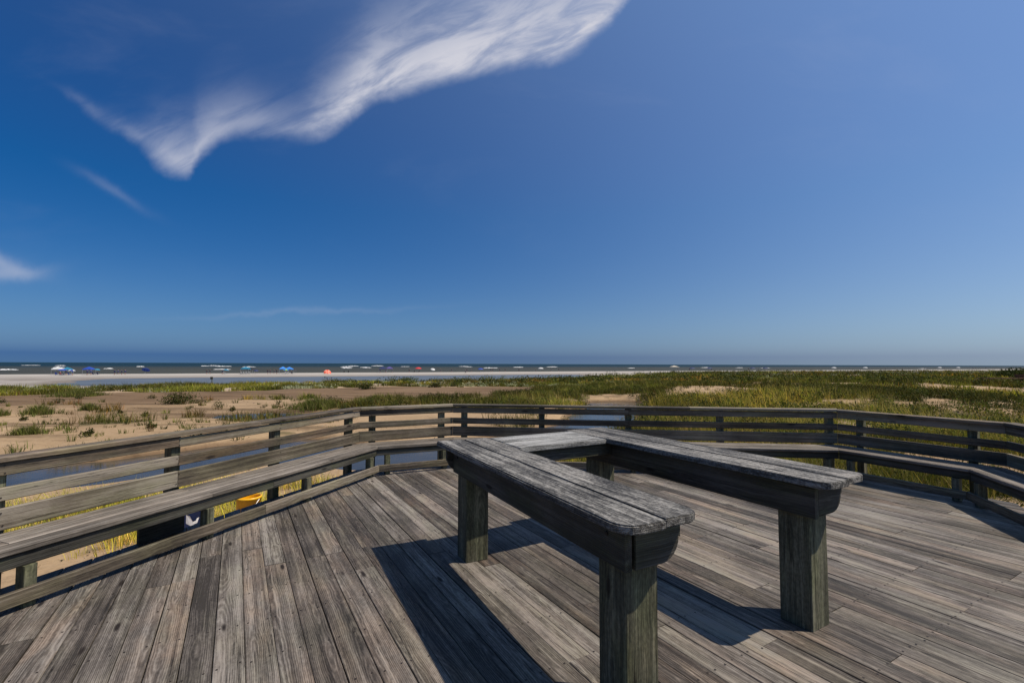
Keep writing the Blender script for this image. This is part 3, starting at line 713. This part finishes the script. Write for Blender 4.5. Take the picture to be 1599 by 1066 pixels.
def scatter(n, dmin, dmax, kmin, kmax, hlo, hhi, nb, spr, wid, names, w, pw=1., thin=1.):
    """random roots in a wedge of ground, kept by plant cover"""
    d = np.sqrt(RNG.uniform(dmin**2, dmax**2, n)) if pw == 1 else np.exp(RNG.uniform(math.log(dmin), math.log(dmax), n))
    k = RNG.uniform(math.atan(kmin), math.atan(kmax), n); X = d*np.sin(k); Y = d*np.cos(k)
    v = veg(X, Y)*thin; keep = RNG.random(n) < v; X, Y = X[keep], Y[keep]; n = len(X)
    hn = fbm(X, Y, 4., 61); hh = (hlo+(hhi-hlo)*RNG.random(n))*(.55+.9*hn)
    cn = fbm(X, Y, 6., 66)[:, None]
    big_ = fbm(X, Y, 17., 68)[:, None]
    cols = pick(RNG, n, names, w)*(.62+1.2*cn)*np.array([1.32, 1.22, .88]); bg2 = fbm(X, Y, 30., 90)[:, None]; md = fbm(X, Y, 8., 93)[:, None]
    cols = cols*(1-.52*sst(big_, .50, .62))*(1+np.array([.55, .42, .1])*(1-sst(big_, .32, .46)))
    cols = cols*(1+np.array([.30, -.12, -.05])*sst(bg2, .52, .64))*(.62+.76*sst(md, .36, .62))
    pale = (fbm(X, Y, 3.4, 71) > .60+.05*sst(X/np.maximum(Y, 1), .5, .8)) & (np.hypot(X, Y) > 38) & (shore_t(X, Y) < 172)
    cols[pale] = np.array(PAL['pale'])*RNG.uniform(.75, 1.1, (pale.sum(), 1)); hh[pale] *= .6
    parts.append(grass('g', X, Y, hh, nb, np.full(n, spr), np.full(n, wid), cols, RNG))
scatter(11000, 8.2, 26, -.08, 1.35, .25, .60, 16, .15, .011, ('green', 'olive', 'yellow', 'straw', 'dark', 'rust'), (3, 2.5, 4.5, 2.2, .6, .6))
scatter(5000, 9.5, 42, .0, 1.2, .75, 1.25, 3, .30, .012, ('straw', 'rust', 'yellow'), (5, 1, 1), thin=.7)
scatter(3600, 8.0, 13.5, -1.7, -.2, .22, .50, 16, .14, .010, ('yellow', 'green', 'olive', 'straw'), (4, 2, 1, 1.5))
scatter(22000, 24, 62, -1.25, 1.35, .30, .70, 13, .24, .022, ('green', 'olive', 'dark', 'straw', 'rust', 'yellow'), (3, 4, 1.4, 1.3, .7, 1.2))
scatter(34000, 52, 125, -1.25, 1.35, .45, .85, 10, .38, .050, ('green', 'olive', 'dark', 'rust', 'straw', 'yellow'), (3.6, 4, 1.8, .7, .8, 1.))
scatter(16000, 54, 105, -1.3, -.28, .4, .8, 12, .42, .055, ('green', 'olive', 'yellow', 'dark'), (5, 4, .5, 2))
scatter(9000, 30, 78, -.5, .35, .35, .75, 14, .24, .030, ('green', 'olive', 'dark', 'yellow'), (3, 4, 1.5, 1))
scatter(16000, 110, 420, .02, 1.35, .6, 1.1, 8, .9, .11, ('olive', 'dark', 'green', 'rust', 'yellow'), (4, 2.4, 2.4, .8, .8), pw=0)
for (n, d0, d1, k0, k1) in ((300, 17, 60, -1.25, -.35), (420, 34, 66, -.5, .12)):       # loose tussocks thinning out over the open sand
    d = np.exp(RNG.uniform(math.log(d0), math.log(d1), n)); k = RNG.uniform(math.atan(k0), math.atan(k1), n); X = d*np.sin(k); Y = d*np.cos(k)
    keep = (height(X, Y) > Z_CREEK+.08) & (RNG.random(n) < .35+1.1*sst(fbm(X, Y, 9., 88), .42, .60)); X, Y, d = X[keep], Y[keep], d[keep]; n = len(X)
    parts.append(grass('g', X, Y, RNG.uniform(.14, .42, n), 22, RNG.uniform(.10, .34, n), .012+.0005*d, pick(RNG, n, ('green', 'olive', 'dark', 'yellow', 'rust'), (3, 3, 2, 1, 1)), RNG))
V, F, C_ = joinm(parts)
o = tri_mesh('dune_grass', V, F, C_); o['kind'] = 'stuff'; tag(o, 'rough green and straw coloured grass covering the dunes and banks', 'grass')
# low leafy ground shrubs mixed through the dune field: too many and too tangled to count
parts = []
def shrubs(n, dmin, dmax, kmin, kmax, rlo, rhi, nl, ls, thin, pal, band=(0, 999), patch=False):
    d = np.exp(RNG.uniform(math.log(dmin), math.log(dmax), n)); k = RNG.uniform(math.atan(kmin), math.atan(kmax), n); X = d*np.sin(k); Y = d*np.cos(k)
    t_ = shore_t(X, Y); keep = (RNG.random(n) < veg(X, Y)*thin) & (t_ > band[0]) & (t_ < band[1])
    if patch: keep &= fbm(X, Y, 9., 77) > .53+.07*sst(t_, 128, 138)*(X/Y > -.3)+.05*(X/Y > .45)
    X, Y = X[keep], Y[keep]; n = len(X); r = RNG.uniform(rlo, rhi, n); Z = height(X, Y)
    q = RNG.normal(size=(n*nl, 3)); q /= np.linalg.norm(q, axis=1)[:, None]; q *= (RNG.random((n*nl, 1))**.4); q[:, 2] = np.abs(q[:, 2])
    rr = np.repeat(r, nl); c = np.repeat(pick(RNG, n, *pal), nl, 0)*RNG.uniform(.6, 1.4, (n*nl, 1))
    parts.append(leaves(np.repeat(X, nl)+q[:, 0]*rr*1.25, np.repeat(Y, nl)+q[:, 1]*rr*1.25, np.repeat(Z, nl)+q[:, 2]*rr*.95, np.full(n*nl, ls)*RNG.uniform(.7, 1.3, n*nl), c, RNG))
DKS = (('dark', 'olive', 'green'), (4, 2.5, 1)); PLS = (('pale', 'yellow', 'olive'), (6, .6, .5))
shrubs(1000, 10, 30, .0, 1.3, .18, .42, 130, .035, .5, DKS)
shrubs(2600, 30, 75, -.5, 1.3, .3, .75, 90, .075, .6, DKS)
shrubs(3200, 75, 260, -.4, 1.3, .6, 1.6, 70, .17, .7, DKS)
shrubs(700, 20, 62, .15, 1.3, .35, .85, 160, .06, .7, DKS)
shrubs(5200, 46, 135, -1.2, 1.1, .30, .75, 80, .085, .8, PLS, band=(78, 172), patch=True)
V, F, C_ = joinm(parts); o = tri_mesh('dune_shrubs', V, F, C_); o['kind'] = 'stuff'; tag(o, 'low dark leafy shrubs tangled through the dune grass', 'shrubs')

n = 9000; d = np.exp(RNG.uniform(math.log(9), math.log(75), n)); k = RNG.uniform(math.atan(-1.25), math.atan(.5), n); X = d*np.sin(k); Y = d*np.cos(k); Z = height(X, Y)
keep = (RNG.random(n) < .25+1.3*(fbm(X, Y, 4., 83)-.45)*3) & (Z > Z_CREEK+.05); X, Y, Z, d = X[keep], Y[keep], Z[keep], d[keep]; n = len(X)
vx, vf, vc = leaves(X, Y, Z+.012, (.012+.0011*d)*RNG.uniform(.6, 1.7, n), np.array([(.06, .042, .025), (.12, .09, .05), (.42, .38, .31), (.05, .05, .02)])[RNG.integers(0, 4, n)], RNG)
vx[:, 2] = np.repeat(Z, 4)+.012+(vx[:, 2]-np.repeat(Z+.012, 4))*.35
o = tri_mesh('sand_debris', vx, vf, vc); o['kind'] = 'stuff'; tag(o, 'scattered twigs, dead stems and shells on the sand', 'debris')

def bush(name, label, x, y, r, h, nstem, nleaf, ls, cols, group=None, grassy=0, flat=1.):
    """one plant that can be picked out: woody stems and a crown of leaves or blades"""
    rng = np.random.default_rng(abs(hash((round(x*10), round(y*10)))) % 99991)
    z = hz(x, y); t = thing(name, label, 'plant', (x, y, z), 0, group)
    V = []; F = []
    for _ in range(nstem):
        a = rng.uniform(0, math.tau); e = Vector((math.cos(a)*r*.7*rng.random(), math.sin(a)*r*.7*rng.random()*flat, h*rng.uniform(.45, .8)))
        tube_mesh(V, F, (e.x*.15, e.y*.15, -.06), e, .012+.008*h, .005, 5)
    meshobj('stems', V, F, M['frame'], t)
    if grassy:
        n = grassy; X = rng.normal(0, r*.42, n); Y = rng.normal(0, r*.42*flat, n); Z = np.zeros(n)
        v, f, c = grass('g', X, Y, np.full(n, h)*(1-.5*np.clip(np.hypot(X, Y)/r, 0, 1)), 12, np.full(n, .10+r*.06), np.full(n, .016+.012*min(1, y/40)), pick(rng, n, cols[0], cols[1]), rng, Z=Z)
        tri_mesh('foliage', v, f, c, t)
    else:
        nc = 14; cc = rng.normal(size=(nc, 3)); cc /= np.linalg.norm(cc, axis=1)[:, None]; cc *= rng.uniform(.35, .85, (nc, 1)); cc[:, 2] = np.abs(cc[:, 2])
        w = rng.integers(0, nc, nleaf); q = rng.normal(0, .22, (nleaf, 3))+cc[w]
        v, f, c = leaves(q[:, 0]*r, q[:, 1]*r*flat, .05+np.abs(q[:, 2])*h*.9, np.full(nleaf, ls)*rng.uniform(.7, 1.3, nleaf), pick(rng, nleaf, cols[0], cols[1])*rng.uniform(.55, 1.4, (nleaf, 1)), rng)
        tri_mesh('foliage', v, f, c, t)
    return t
DK = (('dark', 'olive', 'rust'), (4, 2, 1)); GR = (('green', 'olive', 'yellow'), (3, 2, 1.5)); MX = (('olive', 'dark', 'green'), (3, 2, 2))
bush('dark_shrub', 'largest dark brown-green shrub alone on the open sand flat', -25.7, 36.6, 1.6, 1.05, 9, 1500, .07, DK, flat=.8)
bush('grass_clump', 'wide mound of grass on the sand below the pale plants', -43.5, 47.5, 2.4, .95, 3, 0, 0, GR, grassy=190)
bush('grass_clump', 'bright green grass clump on the sand at left, beside smaller one', -28.4, 28.6, 1.0, .75, 3, 0, 0, GR, grassy=85)
bush('grass_clump', 'smaller green clump just right of the bright one', -28.0, 31.4, .65, .65, 3, 0, 0, GR, grassy=45)
bush('grass_clump', 'green clump just above the railing cap near the left edge', -20.6, 20.2, .62, .52, 3, 0, 0, GR, grassy=60)
bush('grass_clump', 'clump cut by the left edge of the picture', -29.5, 27.0, .8, .6, 3, 0, 0, GR, grassy=50)
bush('grass_clump', 'tall green clump above the bend of the sunlit railing', -13.3, 32.5, 1.7, .95, 3, 0, 0, GR, grassy=150)
bush('grass_clump', 'green clump right of the tall one above the railing bend', -10.3, 33.6, 1.3, .85, 3, 0, 0, GR, grassy=110)
for (x, y, r, h, lb) in ((-40.5, 37.5, .35, .45, 'tuft nearest the left edge on the upper sand flat'), (-35.7, 37.2, .4, .55, 'upright dark tuft left of the wide grass mound'), (-20.5, 33.2, .5, .45, 'low dark tuft right of the largest dark shrub'),
        (-18.3, 31.0, .22, .25, 'tiny tuft below and right of the largest dark shrub'), (-21.3, 27.5, .22, .28, 'tiny lone tuft below the largest dark shrub'), (-14.6, 27.8, .5, .45, 'broad tuft left of the small puddle above the railing'),
        (-13.2, 26.6, .35, .4, 'tuft beside the small puddle, right of the broad one'), (-16.4, 21.6, .22, .3, 'small tuft just above the cap of the left railing'), (-17.3, 19.4, .25, .32, 'nearest small tuft above the left railing cap'),
        (-38.5, 42, .4, .4, 'tuft in front of the left foredune grass'), (-33.5, 44, .4, .4, 'tuft on the sand behind the largest dark shrub'), (-12.0, 40.5, .45, .5, 'tuft behind the tall clumps above the railing bend'),
        (-24.0, 29.0, .18, .2, 'tiny tuft between bright green clump and largest shrub'), (-25.8, 25.1, .18, .2, 'tiny tuft below the bright green clump near the left edge')):
    bush('sand_tuft', lb, x, y, r, h, 4, 170, .055, DK, 'small tufts on the sand flat')
for (x, y, r, h, lb) in ((-10.0, 62, 1.2, .9, 'round dark shrub at the lagoon edge below the orange umbrella'), (-17.6, 67, 1.0, .8, 'dark shrub on pale sand below the red umbrella, right of its twin')):
    bush('dune_shrub', lb, x*1.9 if 'orange' in lb else x*.62, y, r, h, 6, 700, .10, DK)

# big wind-shaped shrubs on the far right
for (x, y, r, h, lb) in ((104.5, 97, 4.4, 2.0, 'big dark evergreen shrub at the right edge of the picture'), (100.2, 95, 2.0, 1.6, 'smaller dark shrub left of the big one, beside the far walkway')):
    bush('evergreen_shrub', lb, x, y, r, h, 14, 6000, .17, (('dark',), (1,)))

# ------------------------------------------------------------------ far walkway over the dunes
wz = -2.35; t = thing('beach_walkway', 'brown timber walkway with sloping ramp rail beyond the dunes at right', 'walkway', (72, 71, wz), R(8))
for k in range(22): plank('walk_board', t, M['rail'], frame((-1.2+k*.30, -.75, .95), (0, 1, 0), (-1, 0, 0)), prof(-.145, .145, 0, .04, .004), 0, 1.5)
fm = wood('reddish_wood', (.05, .028, .014), (.125, .070, .036), (.22, .14, .08))
for yy in (-.72, .72):
    for xx in (-1.1, 1.0, 3.1, 5.2): plank('post', t, fm, frame((xx, yy, 0), (0, 0, 1), (1, 0, 0)), prof(-.06, .06, -.06, .06, .005), -1.2, 2.05)
    for zz in (1.5, 1.96): plank('rail', t, fm, frame((-1.2, yy-.085*(1 if yy > 0 else -1), zz), (1, 0, 0), (0, 1, 0)), prof(-.02, .02, 0, .14, .004), 0, 6.5)
    plank('ramp_rail', t, fm, frame((-1.26, yy-.085*(1 if yy > 0 else -1), 1.98), (-1, 0, -.42), (0, 1, 0)), prof(-.02, .02, -.1, .05, .004), 0, 3.1)
    plank('stringer', t, fm, frame((-1.26, yy, .90), (-1, 0, -.42), (0, 1, 0)), prof(-.03, .03, -.2, .05, .004), 0, 3.0)
for k in range(9): plank('step', t, M['rail'], frame((-1.45-k*.30, -.68, .84-k*.126), (0, 1, 0), (-1, 0, 0)), prof(-.13, .13, 0, .04, .004), 0, 1.36)
plank('screen_panel', t, fm, frame((5.22, -.62, 1.0), (0, 0, 1), (1, 0, 0)), prof(-.045, .045, 0, 1.24, .005), .05, 1.6)

# small notice on a post by the lagoon
sx, sy = -48.6, 76.5; t = thing('notice_post', 'small dark notice board on a post at the lagoon edge', 'sign', (sx, sy, hz(sx, sy)), R(-20))
plank('post', t, M['post'], frame((0, 0, 0), (0, 0, 1), (1, 0, 0)), prof(-.05, .05, -.05, .05, .006), -.3, 1.5)
plank('board', t, M['frame'], frame((-.3, -.075, 1.28), (1, 0, 0), (0, 1, 0)), prof(-.018, .018, -.2, .2, .004), 0, .6)

# ------------------------------------------------------------------ people, umbrellas and shelters on the beach
def skin_person(pose):
    J = {'pel': (0, 0, .92), 'bel': (0, 0, 1.10), 'chest': (0, -.01, 1.32), 'neck': (0, 0, 1.48), 'head': (0, -.02, 1.60), 'top': (0, -.01, 1.72),
         'sl': (.17, 0, 1.40), 'el': (.25, .02, 1.14), 'wl': (.26, -.06, .90), 'hl': (.26, -.09, .80), 'sr': (-.17, 0, 1.40), 'er': (-.25, .02, 1.14), 'wr': (-.26, -.06, .90), 'hr': (-.26, -.09, .80),
         'tl': (.09, 0, .86), 'kl': (.10, -.02, .48), 'al': (.10, .02, .08), 'fl': (.11, -.14, .03), 'tr': (-.09, 0, .86), 'kr': (-.10, -.02, .48), 'ar': (-.10, .02, .08), 'fr': (-.11, -.14, .03)}
    if pose == 'walk':
        J.update(kl=(.10, -.16, .50), al=(.10, -.22, .09), fl=(.10, -.38, .05), kr=(-.10, .04, .48), ar=(-.10, .32, .12), fr=(-.10, .22, .03), el=(.24, .14, 1.16), wl=(.24, .16, .92), hl=(.24, .15, .83), er=(-.24, -.08, 1.14), wr=(-.24, -.24, .98), hr=(-.24, -.32, .95))
    if pose == 'sit':
        for k in ('pel', 'bel', 'chest', 'neck', 'head', 'top', 'sl', 'sr', 'el', 'er', 'tl', 'tr'): x, y, z = J[k]; J[k] = (x, y+.05*(z-.9), z-.56)
        J.update(kl=(.12, -.42, .44), al=(.12, -.62, .07), fl=(.12, -.76, .03), kr=(-.12, -.42, .44), ar=(-.12, -.62, .07), fr=(-.12, -.76, .03), wl=(.24, -.26, .48), hl=(.22, -.34, .47), wr=(-.24, -.26, .48), hr=(-.22, -.34, .47), tl=(.10, -.02, .33), tr=(-.10, -.02, .33))
    rad_ = dict(pel=.15, bel=.135, chest=.15, neck=.062, head=.10, top=.075, sl=.065, el=.045, wl=.034, hl=.036, tl=.095, kl=.064, al=.043, fl=.035)
    E_ = [('pel', 'bel'), ('bel', 'chest'), ('chest', 'neck'), ('neck', 'head'), ('head', 'top'), ('chest', 'sl'), ('sl', 'el'), ('el', 'wl'), ('wl', 'hl'), ('chest', 'sr'), ('sr', 'er'), ('er', 'wr'), ('wr', 'hr'),
          ('pel', 'tl'), ('tl', 'kl'), ('kl', 'al'), ('al', 'fl'), ('pel', 'tr'), ('tr', 'kr'), ('kr', 'ar'), ('ar', 'fr')]
    ks = list(J); me = bpy.data.meshes.new('person_'+pose); me.from_pydata([J[k] for k in ks], [(ks.index(a), ks.index(b2)) for a, b2 in E_], [])
    o = bpy.data.objects.new('tmp', me); COL.objects.link(o); o.modifiers.new('s', 'SKIN')
    for k, sv in zip(ks, me.skin_vertices[0].data):
        kk = k if k in rad_ else k[0]+'l'; sv.radius = (rad_[kk], rad_[kk]*(.78 if k in ('pel', 'bel', 'chest') else 1)); sv.use_root = (k == 'pel')
    o.modifiers.new('d', 'SUBSURF').levels = 1
    dg = bpy.context.evaluated_depsgraph_get(); res = bpy.data.meshes.new_from_object(o.evaluated_get(dg)); res.name = 'person_'+pose
    bpy.data.objects.remove(o)
    res.polygons.foreach_set('use_smooth', [True]*len(res.polygons)); return res
POSE = {p: skin_person(p) for p in ('stand', 'walk', 'sit')}
def person_mat(pose):
    m, g, b = newmat('person_'+pose); z = g.sep(g.node('ShaderNodeTexCoord').outputs['Object'])[2]
    inf = g.node('ShaderNodeObjectInfo'); dz_ = -.56 if pose == 'sit' else 0
    def above(h): return g.m('GREATER_THAN', z, h+dz_)
    c = g.mix(above(.60), rgb(.36, .20, .13), rgb(.03, .04, .09)); c = g.mix(above(.98), c, inf.outputs['Color']); c = g.mix(above(1.45), c, rgb(.36, .20, .13)); c = g.mix(above(1.63), c, rgb(.05, .03, .02))
    g.l.new(c, b.inputs['Base Color']); b.inputs['Roughness'].default_value = .7; return m
for p in POSE: POSE[p].materials.clear(); POSE[p].materials.append(person_mat(p))
def person(x, y, pose, col, label, rz=0., s=1., group=None, z=None):
    o = bpy.data.objects.new('person', POSE[pose]); o.location = (x, y, (hz(x, y) if z is None else z)-.01); o.rotation_euler = (0, 0, rz); o.scale = (s, s, s); o.color = (*col, 1); link(o); return tag(o, label, 'person', group)
_mats = {}
def cloth(col):
    if col not in _mats: _mats[col] = plain('cloth_%d' % len(_mats), col, .7, 0, .1, 2)
    return _mats[col]
POLE = plain('pale_pole', (.5, .5, .5), .4, .5)
def umbrella(x, y, r, h, col, label, tilt=(0, 0), col2=None, name='beach_umbrella'):
    t = thing(name, label, 'umbrella', (x, y, hz(x, y)-.02)); t.rotation_euler = (tilt[0], tilt[1], .3)
    V = []; F = []; tube_mesh(V, F, (0, 0, -.2), (0, 0, h), .02, .02, 6); meshobj('pole', V, F, POLE, t)
    for q in range(2):
        V = [(0, 0, h+.04)]; F = []; n = 8
        for j, (fr_, dz_) in enumerate(((.45, -.09), (.8, -.26), (1., -.44))):
            for i in range(n*2): a = math.tau*i/(n*2); k = 1 if i % 2 == 0 else .955; V.append((r*fr_*k*math.cos(a), r*fr_*k*math.sin(a), h+.04+dz_*r*.9))
        N = n*2
        for i in range(N):
            if (i//2) % 2 != q: continue
            k = (i+1) % N; F.append((0, 1+i, 1+k)); F.append((1+i, 1+N+i, 1+N+k, 1+k)); F.append((1+N+i, 1+2*N+i, 1+2*N+k, 1+N+k))
        o = meshobj('canopy', V, F, cloth(col if q == 0 or col2 is None else col2), t)
    return t
def shelter(x, y, w, h, col, label, rz=0.):
    t = thing('beach_shelter', label, 'shelter', (x, y, hz(x, y)-.02), rz); hw = w/2
    for sx in (-1, 1):
        for sy in (-1, 1): V = []; F = []; tube_mesh(V, F, (sx*hw*.96, sy*hw*.96, -.1), (sx*hw*.96, sy*hw*.96, h), .025, .025, 6); meshobj('leg', V, F, POLE, t)
    V = []; F = []; rings = [(hw, h-.22), (hw, h), (hw*.5, h+.42), (.03, h+.75)]
    for r, z in rings: V += [(-r, -r, z), (r, -r, z), (r, r, z), (-r, r, z)]
    for j in range(3):
        for i in range(4): k = (i+1) % 4; F.append((4*j+i, 4*j+k, 4*j+4+k, 4*j+4+i))
    F.append((12, 13, 14, 15)); meshobj('canopy', V, F, cloth(col), t); return t
def chair(x, y, col, label, rz=0., group=None):
    t = thing('beach_chair', label, 'chair', (x, y, hz(x, y)-.01), rz, group)
    V = []; F = []
    for sx in (-.26, .26):
        tube_mesh(V, F, (sx, -.28, 0), (sx, .24, .42), .014, .014, 5); tube_mesh(V, F, (sx, .30, 0), (sx, -.26, .34), .014, .014, 5); tube_mesh(V, F, (sx, .16, .28), (sx, .46, .92), .014, .014, 5)
    meshobj('frame', V, F, POLE, t)
    for nm, a, b2 in (('seat', (-.27, .33), (.20, .26)), ('backrest', (.18, .30), (.46, .90))):
        V = []; F = []; s = 0
        for (yy, zz) in (a, b2):
            for dz_ in (0, .025): V += [(-.25, yy, zz+dz_), (.25, yy, zz+dz_)]
        F = [(0, 1, 5, 4), (2, 6, 7, 3), (0, 4, 6, 2), (1, 3, 7, 5), (0, 2, 3, 1), (4, 5, 7, 6)]; meshobj(nm, V, F, cloth(col), t)
    return t
BLUE = (.012, .055, .33); NAVY = (.01, .02, .09); TEAL = (.015, .16, .26); SKYB = (.04, .22, .62); WHITE = (.55, .55, .53); RED = (.62, .03, .03); ORANGE = (.75, .10, .05); LIME = (.25, .5, .04); PURP = (.08, .06, .22); DARKC = (.02, .02, .025)
def bs(k, T): Y = (228.2-T)/(.883-.47*k); return k*Y, Y       # a spot on bearing k (tangent), T metres inland of the waterline
K = lambda px: (px-801.)/735.
# leftmost camp
shelter(*bs(K(93), 36), 2.2, 1.9, WHITE, 'white topped shelter at the left end of the leftmost camp', R(20))
umbrella(*bs(K(101), 37), 1.15, 1.9, BLUE, 'big blue umbrella right beside the white topped shelter')
shelter(*bs(K(108), 33), 2.6, 1.7, TEAL, 'teal shelter in the middle of the leftmost camp', R(30))
umbrella(*bs(K(115), 37), 1.0, 1.7, BLUE, 'blue umbrella at the right end of the leftmost camp', col2=WHITE)
chair(*bs(K(91.5), 39), BLUE, 'dark blue beach chair in front of the white topped shelter', R(200)); chair(*bs(K(104), 40), NAVY, 'dark beach chair at the centre of the leftmost camp', R(160)); chair(*bs(K(112), 40), BLUE, 'blue beach chair at the right of the leftmost camp', R(170))
person(*bs(K(97), 39), 'sit', (.3, .05, .05), 'seated person under the big blue umbrella', R(180)); person(*bs(K(106.5), 39), 'stand', (.02, .03, .06), 'person standing at the teal shelter', .5); person(*bs(K(116.5), 38), 'stand', (.03, .1, .3), 'person standing at the right end of the leftmost camp', 2.)
# second camp
shelter(*bs(K(142), 36), 2.4, 1.85, BLUE, 'left blue shelter of the second camp from the left', R(15))
umbrella(*bs(K(153), 36), .8, 2.0, TEAL, 'narrow teal umbrella of the second camp', tilt=(.1, .2))
for i, (px, lb) in enumerate(((139.5, 'left person of two under the second camp shelter'), (145, 'right person of two under the second camp shelter'))): person(*bs(K(px), 38), 'stand', (.02, .04, .15), lb, i)
for px, lb in ((149.5, 'dark blue chair left of the narrow teal umbrella'), (156.5, 'dark blue chair right of the narrow teal umbrella')): chair(*bs(K(px), 38.5), NAVY, lb, R(180))
for i, (px, w) in enumerate(((182, 'first'), (187.5, 'second'), (193, 'third'), (198.5, 'fourth'))):
    person(*bs(K(px), 37), ('stand', 'walk', 'stand', 'sit')[i] if i < 3 else 'stand', (.02, .03, .1), w+' from left of four people in dark swimwear left of the lone blue umbrella', i*1.3)
umbrella(*bs(K(229), 24), 1.25, 2.1, BLUE, 'lone blue umbrella with a pale centre near the water', tilt=(-.5, 0))
person(*bs(K(325.5), 36), 'stand', (.04, .03, .03), 'left one of two dark figures standing close together', .4); person(*bs(K(330.5), 36), 'walk', (.05, .04, .05), 'right one of two dark figures standing close together', -.6)
umbrella(*bs(K(354.5), 36), 1.0, 1.75, TEAL, 'small teal umbrella over a white chair', tilt=(0, .15)); chair(*bs(K(354), 39), WHITE, 'white beach chair under the small teal umbrella', R(150)); person(*bs(K(350), 38), 'stand', (.02, .03, .05), 'person beside the small teal umbrella', 1.)
# middle camp: two teal shelters and white loungers
shelter(*bs(K(386), 36), 2.6, 1.9, TEAL, 'left teal shelter above the row of white chairs', R(12)); shelter(*bs(K(393.5), 31), 2.2, 1.6, DARKC, 'dark shelter right behind the row of white chairs', R(12))
for px, w in ((380, 'leftmost'), (384, 'second'), (388, 'third'), (392.5, 'rightmost')): chair(*bs(K(px), 40), WHITE, w+' of the four white chairs before the teal shelter', R(175))
person(*bs(K(378.5), 38), 'sit', (.03, .03, .03), 'seated person at the left end of the white chairs', R(180)); umbrella(*bs(K(402), 37), .8, 1.5, NAVY, 'small navy umbrella right of the white chairs', tilt=(.2, .1))
for i, (px, w) in enumerate(((420.5, 'first'), (424.5, 'second'), (430.5, 'third'), (434.5, 'fourth'))): person(*bs(K(px), 38), ('stand', 'stand', 'walk', 'stand')[i], (.05, .03, .04), w+' from left of the group of four just left of the bright blue shelter', i*.9)
shelter(*bs(K(444), 36), 2.4, 1.9, SKYB, 'bright blue shelter left of the green striped umbrella', R(25)); umbrella(*bs(K(448.5), 39), 1.0, 1.75, LIME, 'lime green and blue umbrella between bright blue shelters', col2=SKYB); shelter(*bs(K(454), 36), 2.3, 1.8, SKYB, 'bright blue shelter right of the green striped umbrella', R(10)); umbrella(*bs(K(461.5), 34), .95, 1.6, DARKC, 'dark umbrella right of the bright blue shelters', tilt=(.1, .2))
for px, lb in ((449, 'white chair under the lime green umbrella'), (453, 'white chair under the right bright blue shelter')): chair(*bs(K(px), 41), WHITE, lb, R(180))
person(*bs(K(457.5), 40), 'sit', (.02, .02, .03), 'seated person at the right end of the bright blue camp', R(180))
umbrella(*bs(K(513), 40), 1.35, 1.25, ORANGE, 'orange-red umbrella tipped on its side on the sand', tilt=(.9, .35), col2=(.8, .3, .2))
for px, lb in ((540, 'left of two low dark chairs right of the orange umbrella'), (547, 'right of two low dark chairs right of the orange umbrella')): chair(*bs(K(px), 30), DARKC, lb, R(180))
# camp with purple shelter
shelter(*bs(K(600), 27), 3.2, 1.8, NAVY, 'navy shelter at left of the purple camp', R(20)); shelter(*bs(K(610), 27), 2.8, 1.9, PURP, 'purple shelter right of the navy one', R(20))
for i, (px, w) in enumerate(((595.5, 'left'), (604.5, 'middle'), (614.5, 'right'))): person(*bs(K(px), 29), 'stand', (.04, .03, .06), w+' one of three people at the purple camp', i)
umbrella(*bs(K(655), 25), 1.5, 2.3, RED, 'red umbrella standing near the water'); person(*bs(K(641), 30), 'stand', (.02, .02, .02), 'lone dark figure left of the red umbrella', .3)
for px, lb in ((649.5, 'left of two dark chairs under the red umbrella'), (656.5, 'right of two dark chairs under the red umbrella')): chair(*bs(K(px), 27), DARKC, lb, R(180))
umbrella(*bs(K(677), 14), 1.1, 1.9, WHITE, 'white umbrella right of the red one', tilt=(.4, .1))
person(*bs(K(728.5), 55), 'walk', (.03, .03, .04), 'lone person walking on the sand spit behind the lagoon', 1.2)
umbrella(*bs(K(752), 22), 1.5, 1.9, BLUE, 'blue umbrella right of the lone walker, farther off'); umbrella(*bs(K(846), 12), 1.6, 2.2, WHITE, 'white umbrella farthest along the middle of the beach')
for px in (690, 707, 731, 737.5, 768, 771, 782, 790.5, 812, 838, 862, 874): person(*bs(K(px), 20), random.choice(('stand', 'walk')), (.05, .04, .05), 'tiny dark figure along the waterline of the middle beach', random.uniform(0, 6), group='distant bathers along the waterline')
shelter(*bs(K(1054), 22), 4.2, 2.6, (.5, .45, .35), 'pale shelter on the far beach above the white flowering bushes')
for px, w in ((1082, 'first'), (1108.5, 'second'), (1176, 'third'), (1196, 'fourth')): umbrella(*bs(K(px), 22), 1.9, 2.2, NAVY, w+' of four distant dark umbrellas right of the pale shelter')['group'] = 'distant dark umbrellas'
for px, lb in ((1303, 'white umbrella alone on the far beach, leftmost of the right side'), (1352, 'white umbrella left of the middle of the far right beach'), (1468, 'white umbrella toward the right end of the beach'), (1497, 'rightmost white umbrella on the far beach')): umbrella(*bs(K(px), 22), 1.8, 2.4, WHITE, lb)
for px in (1060, 1078, 1112, 1170, 1185, 1383, 1410, 1420, 1445, 1475, 1520, 1524, 1540): person(*bs(K(px), 22), 'stand', (.04, .04, .06), 'speck of a figure on the far right beach', random.uniform(0, 6), group='specks of people on the far right beach', s=1.05)
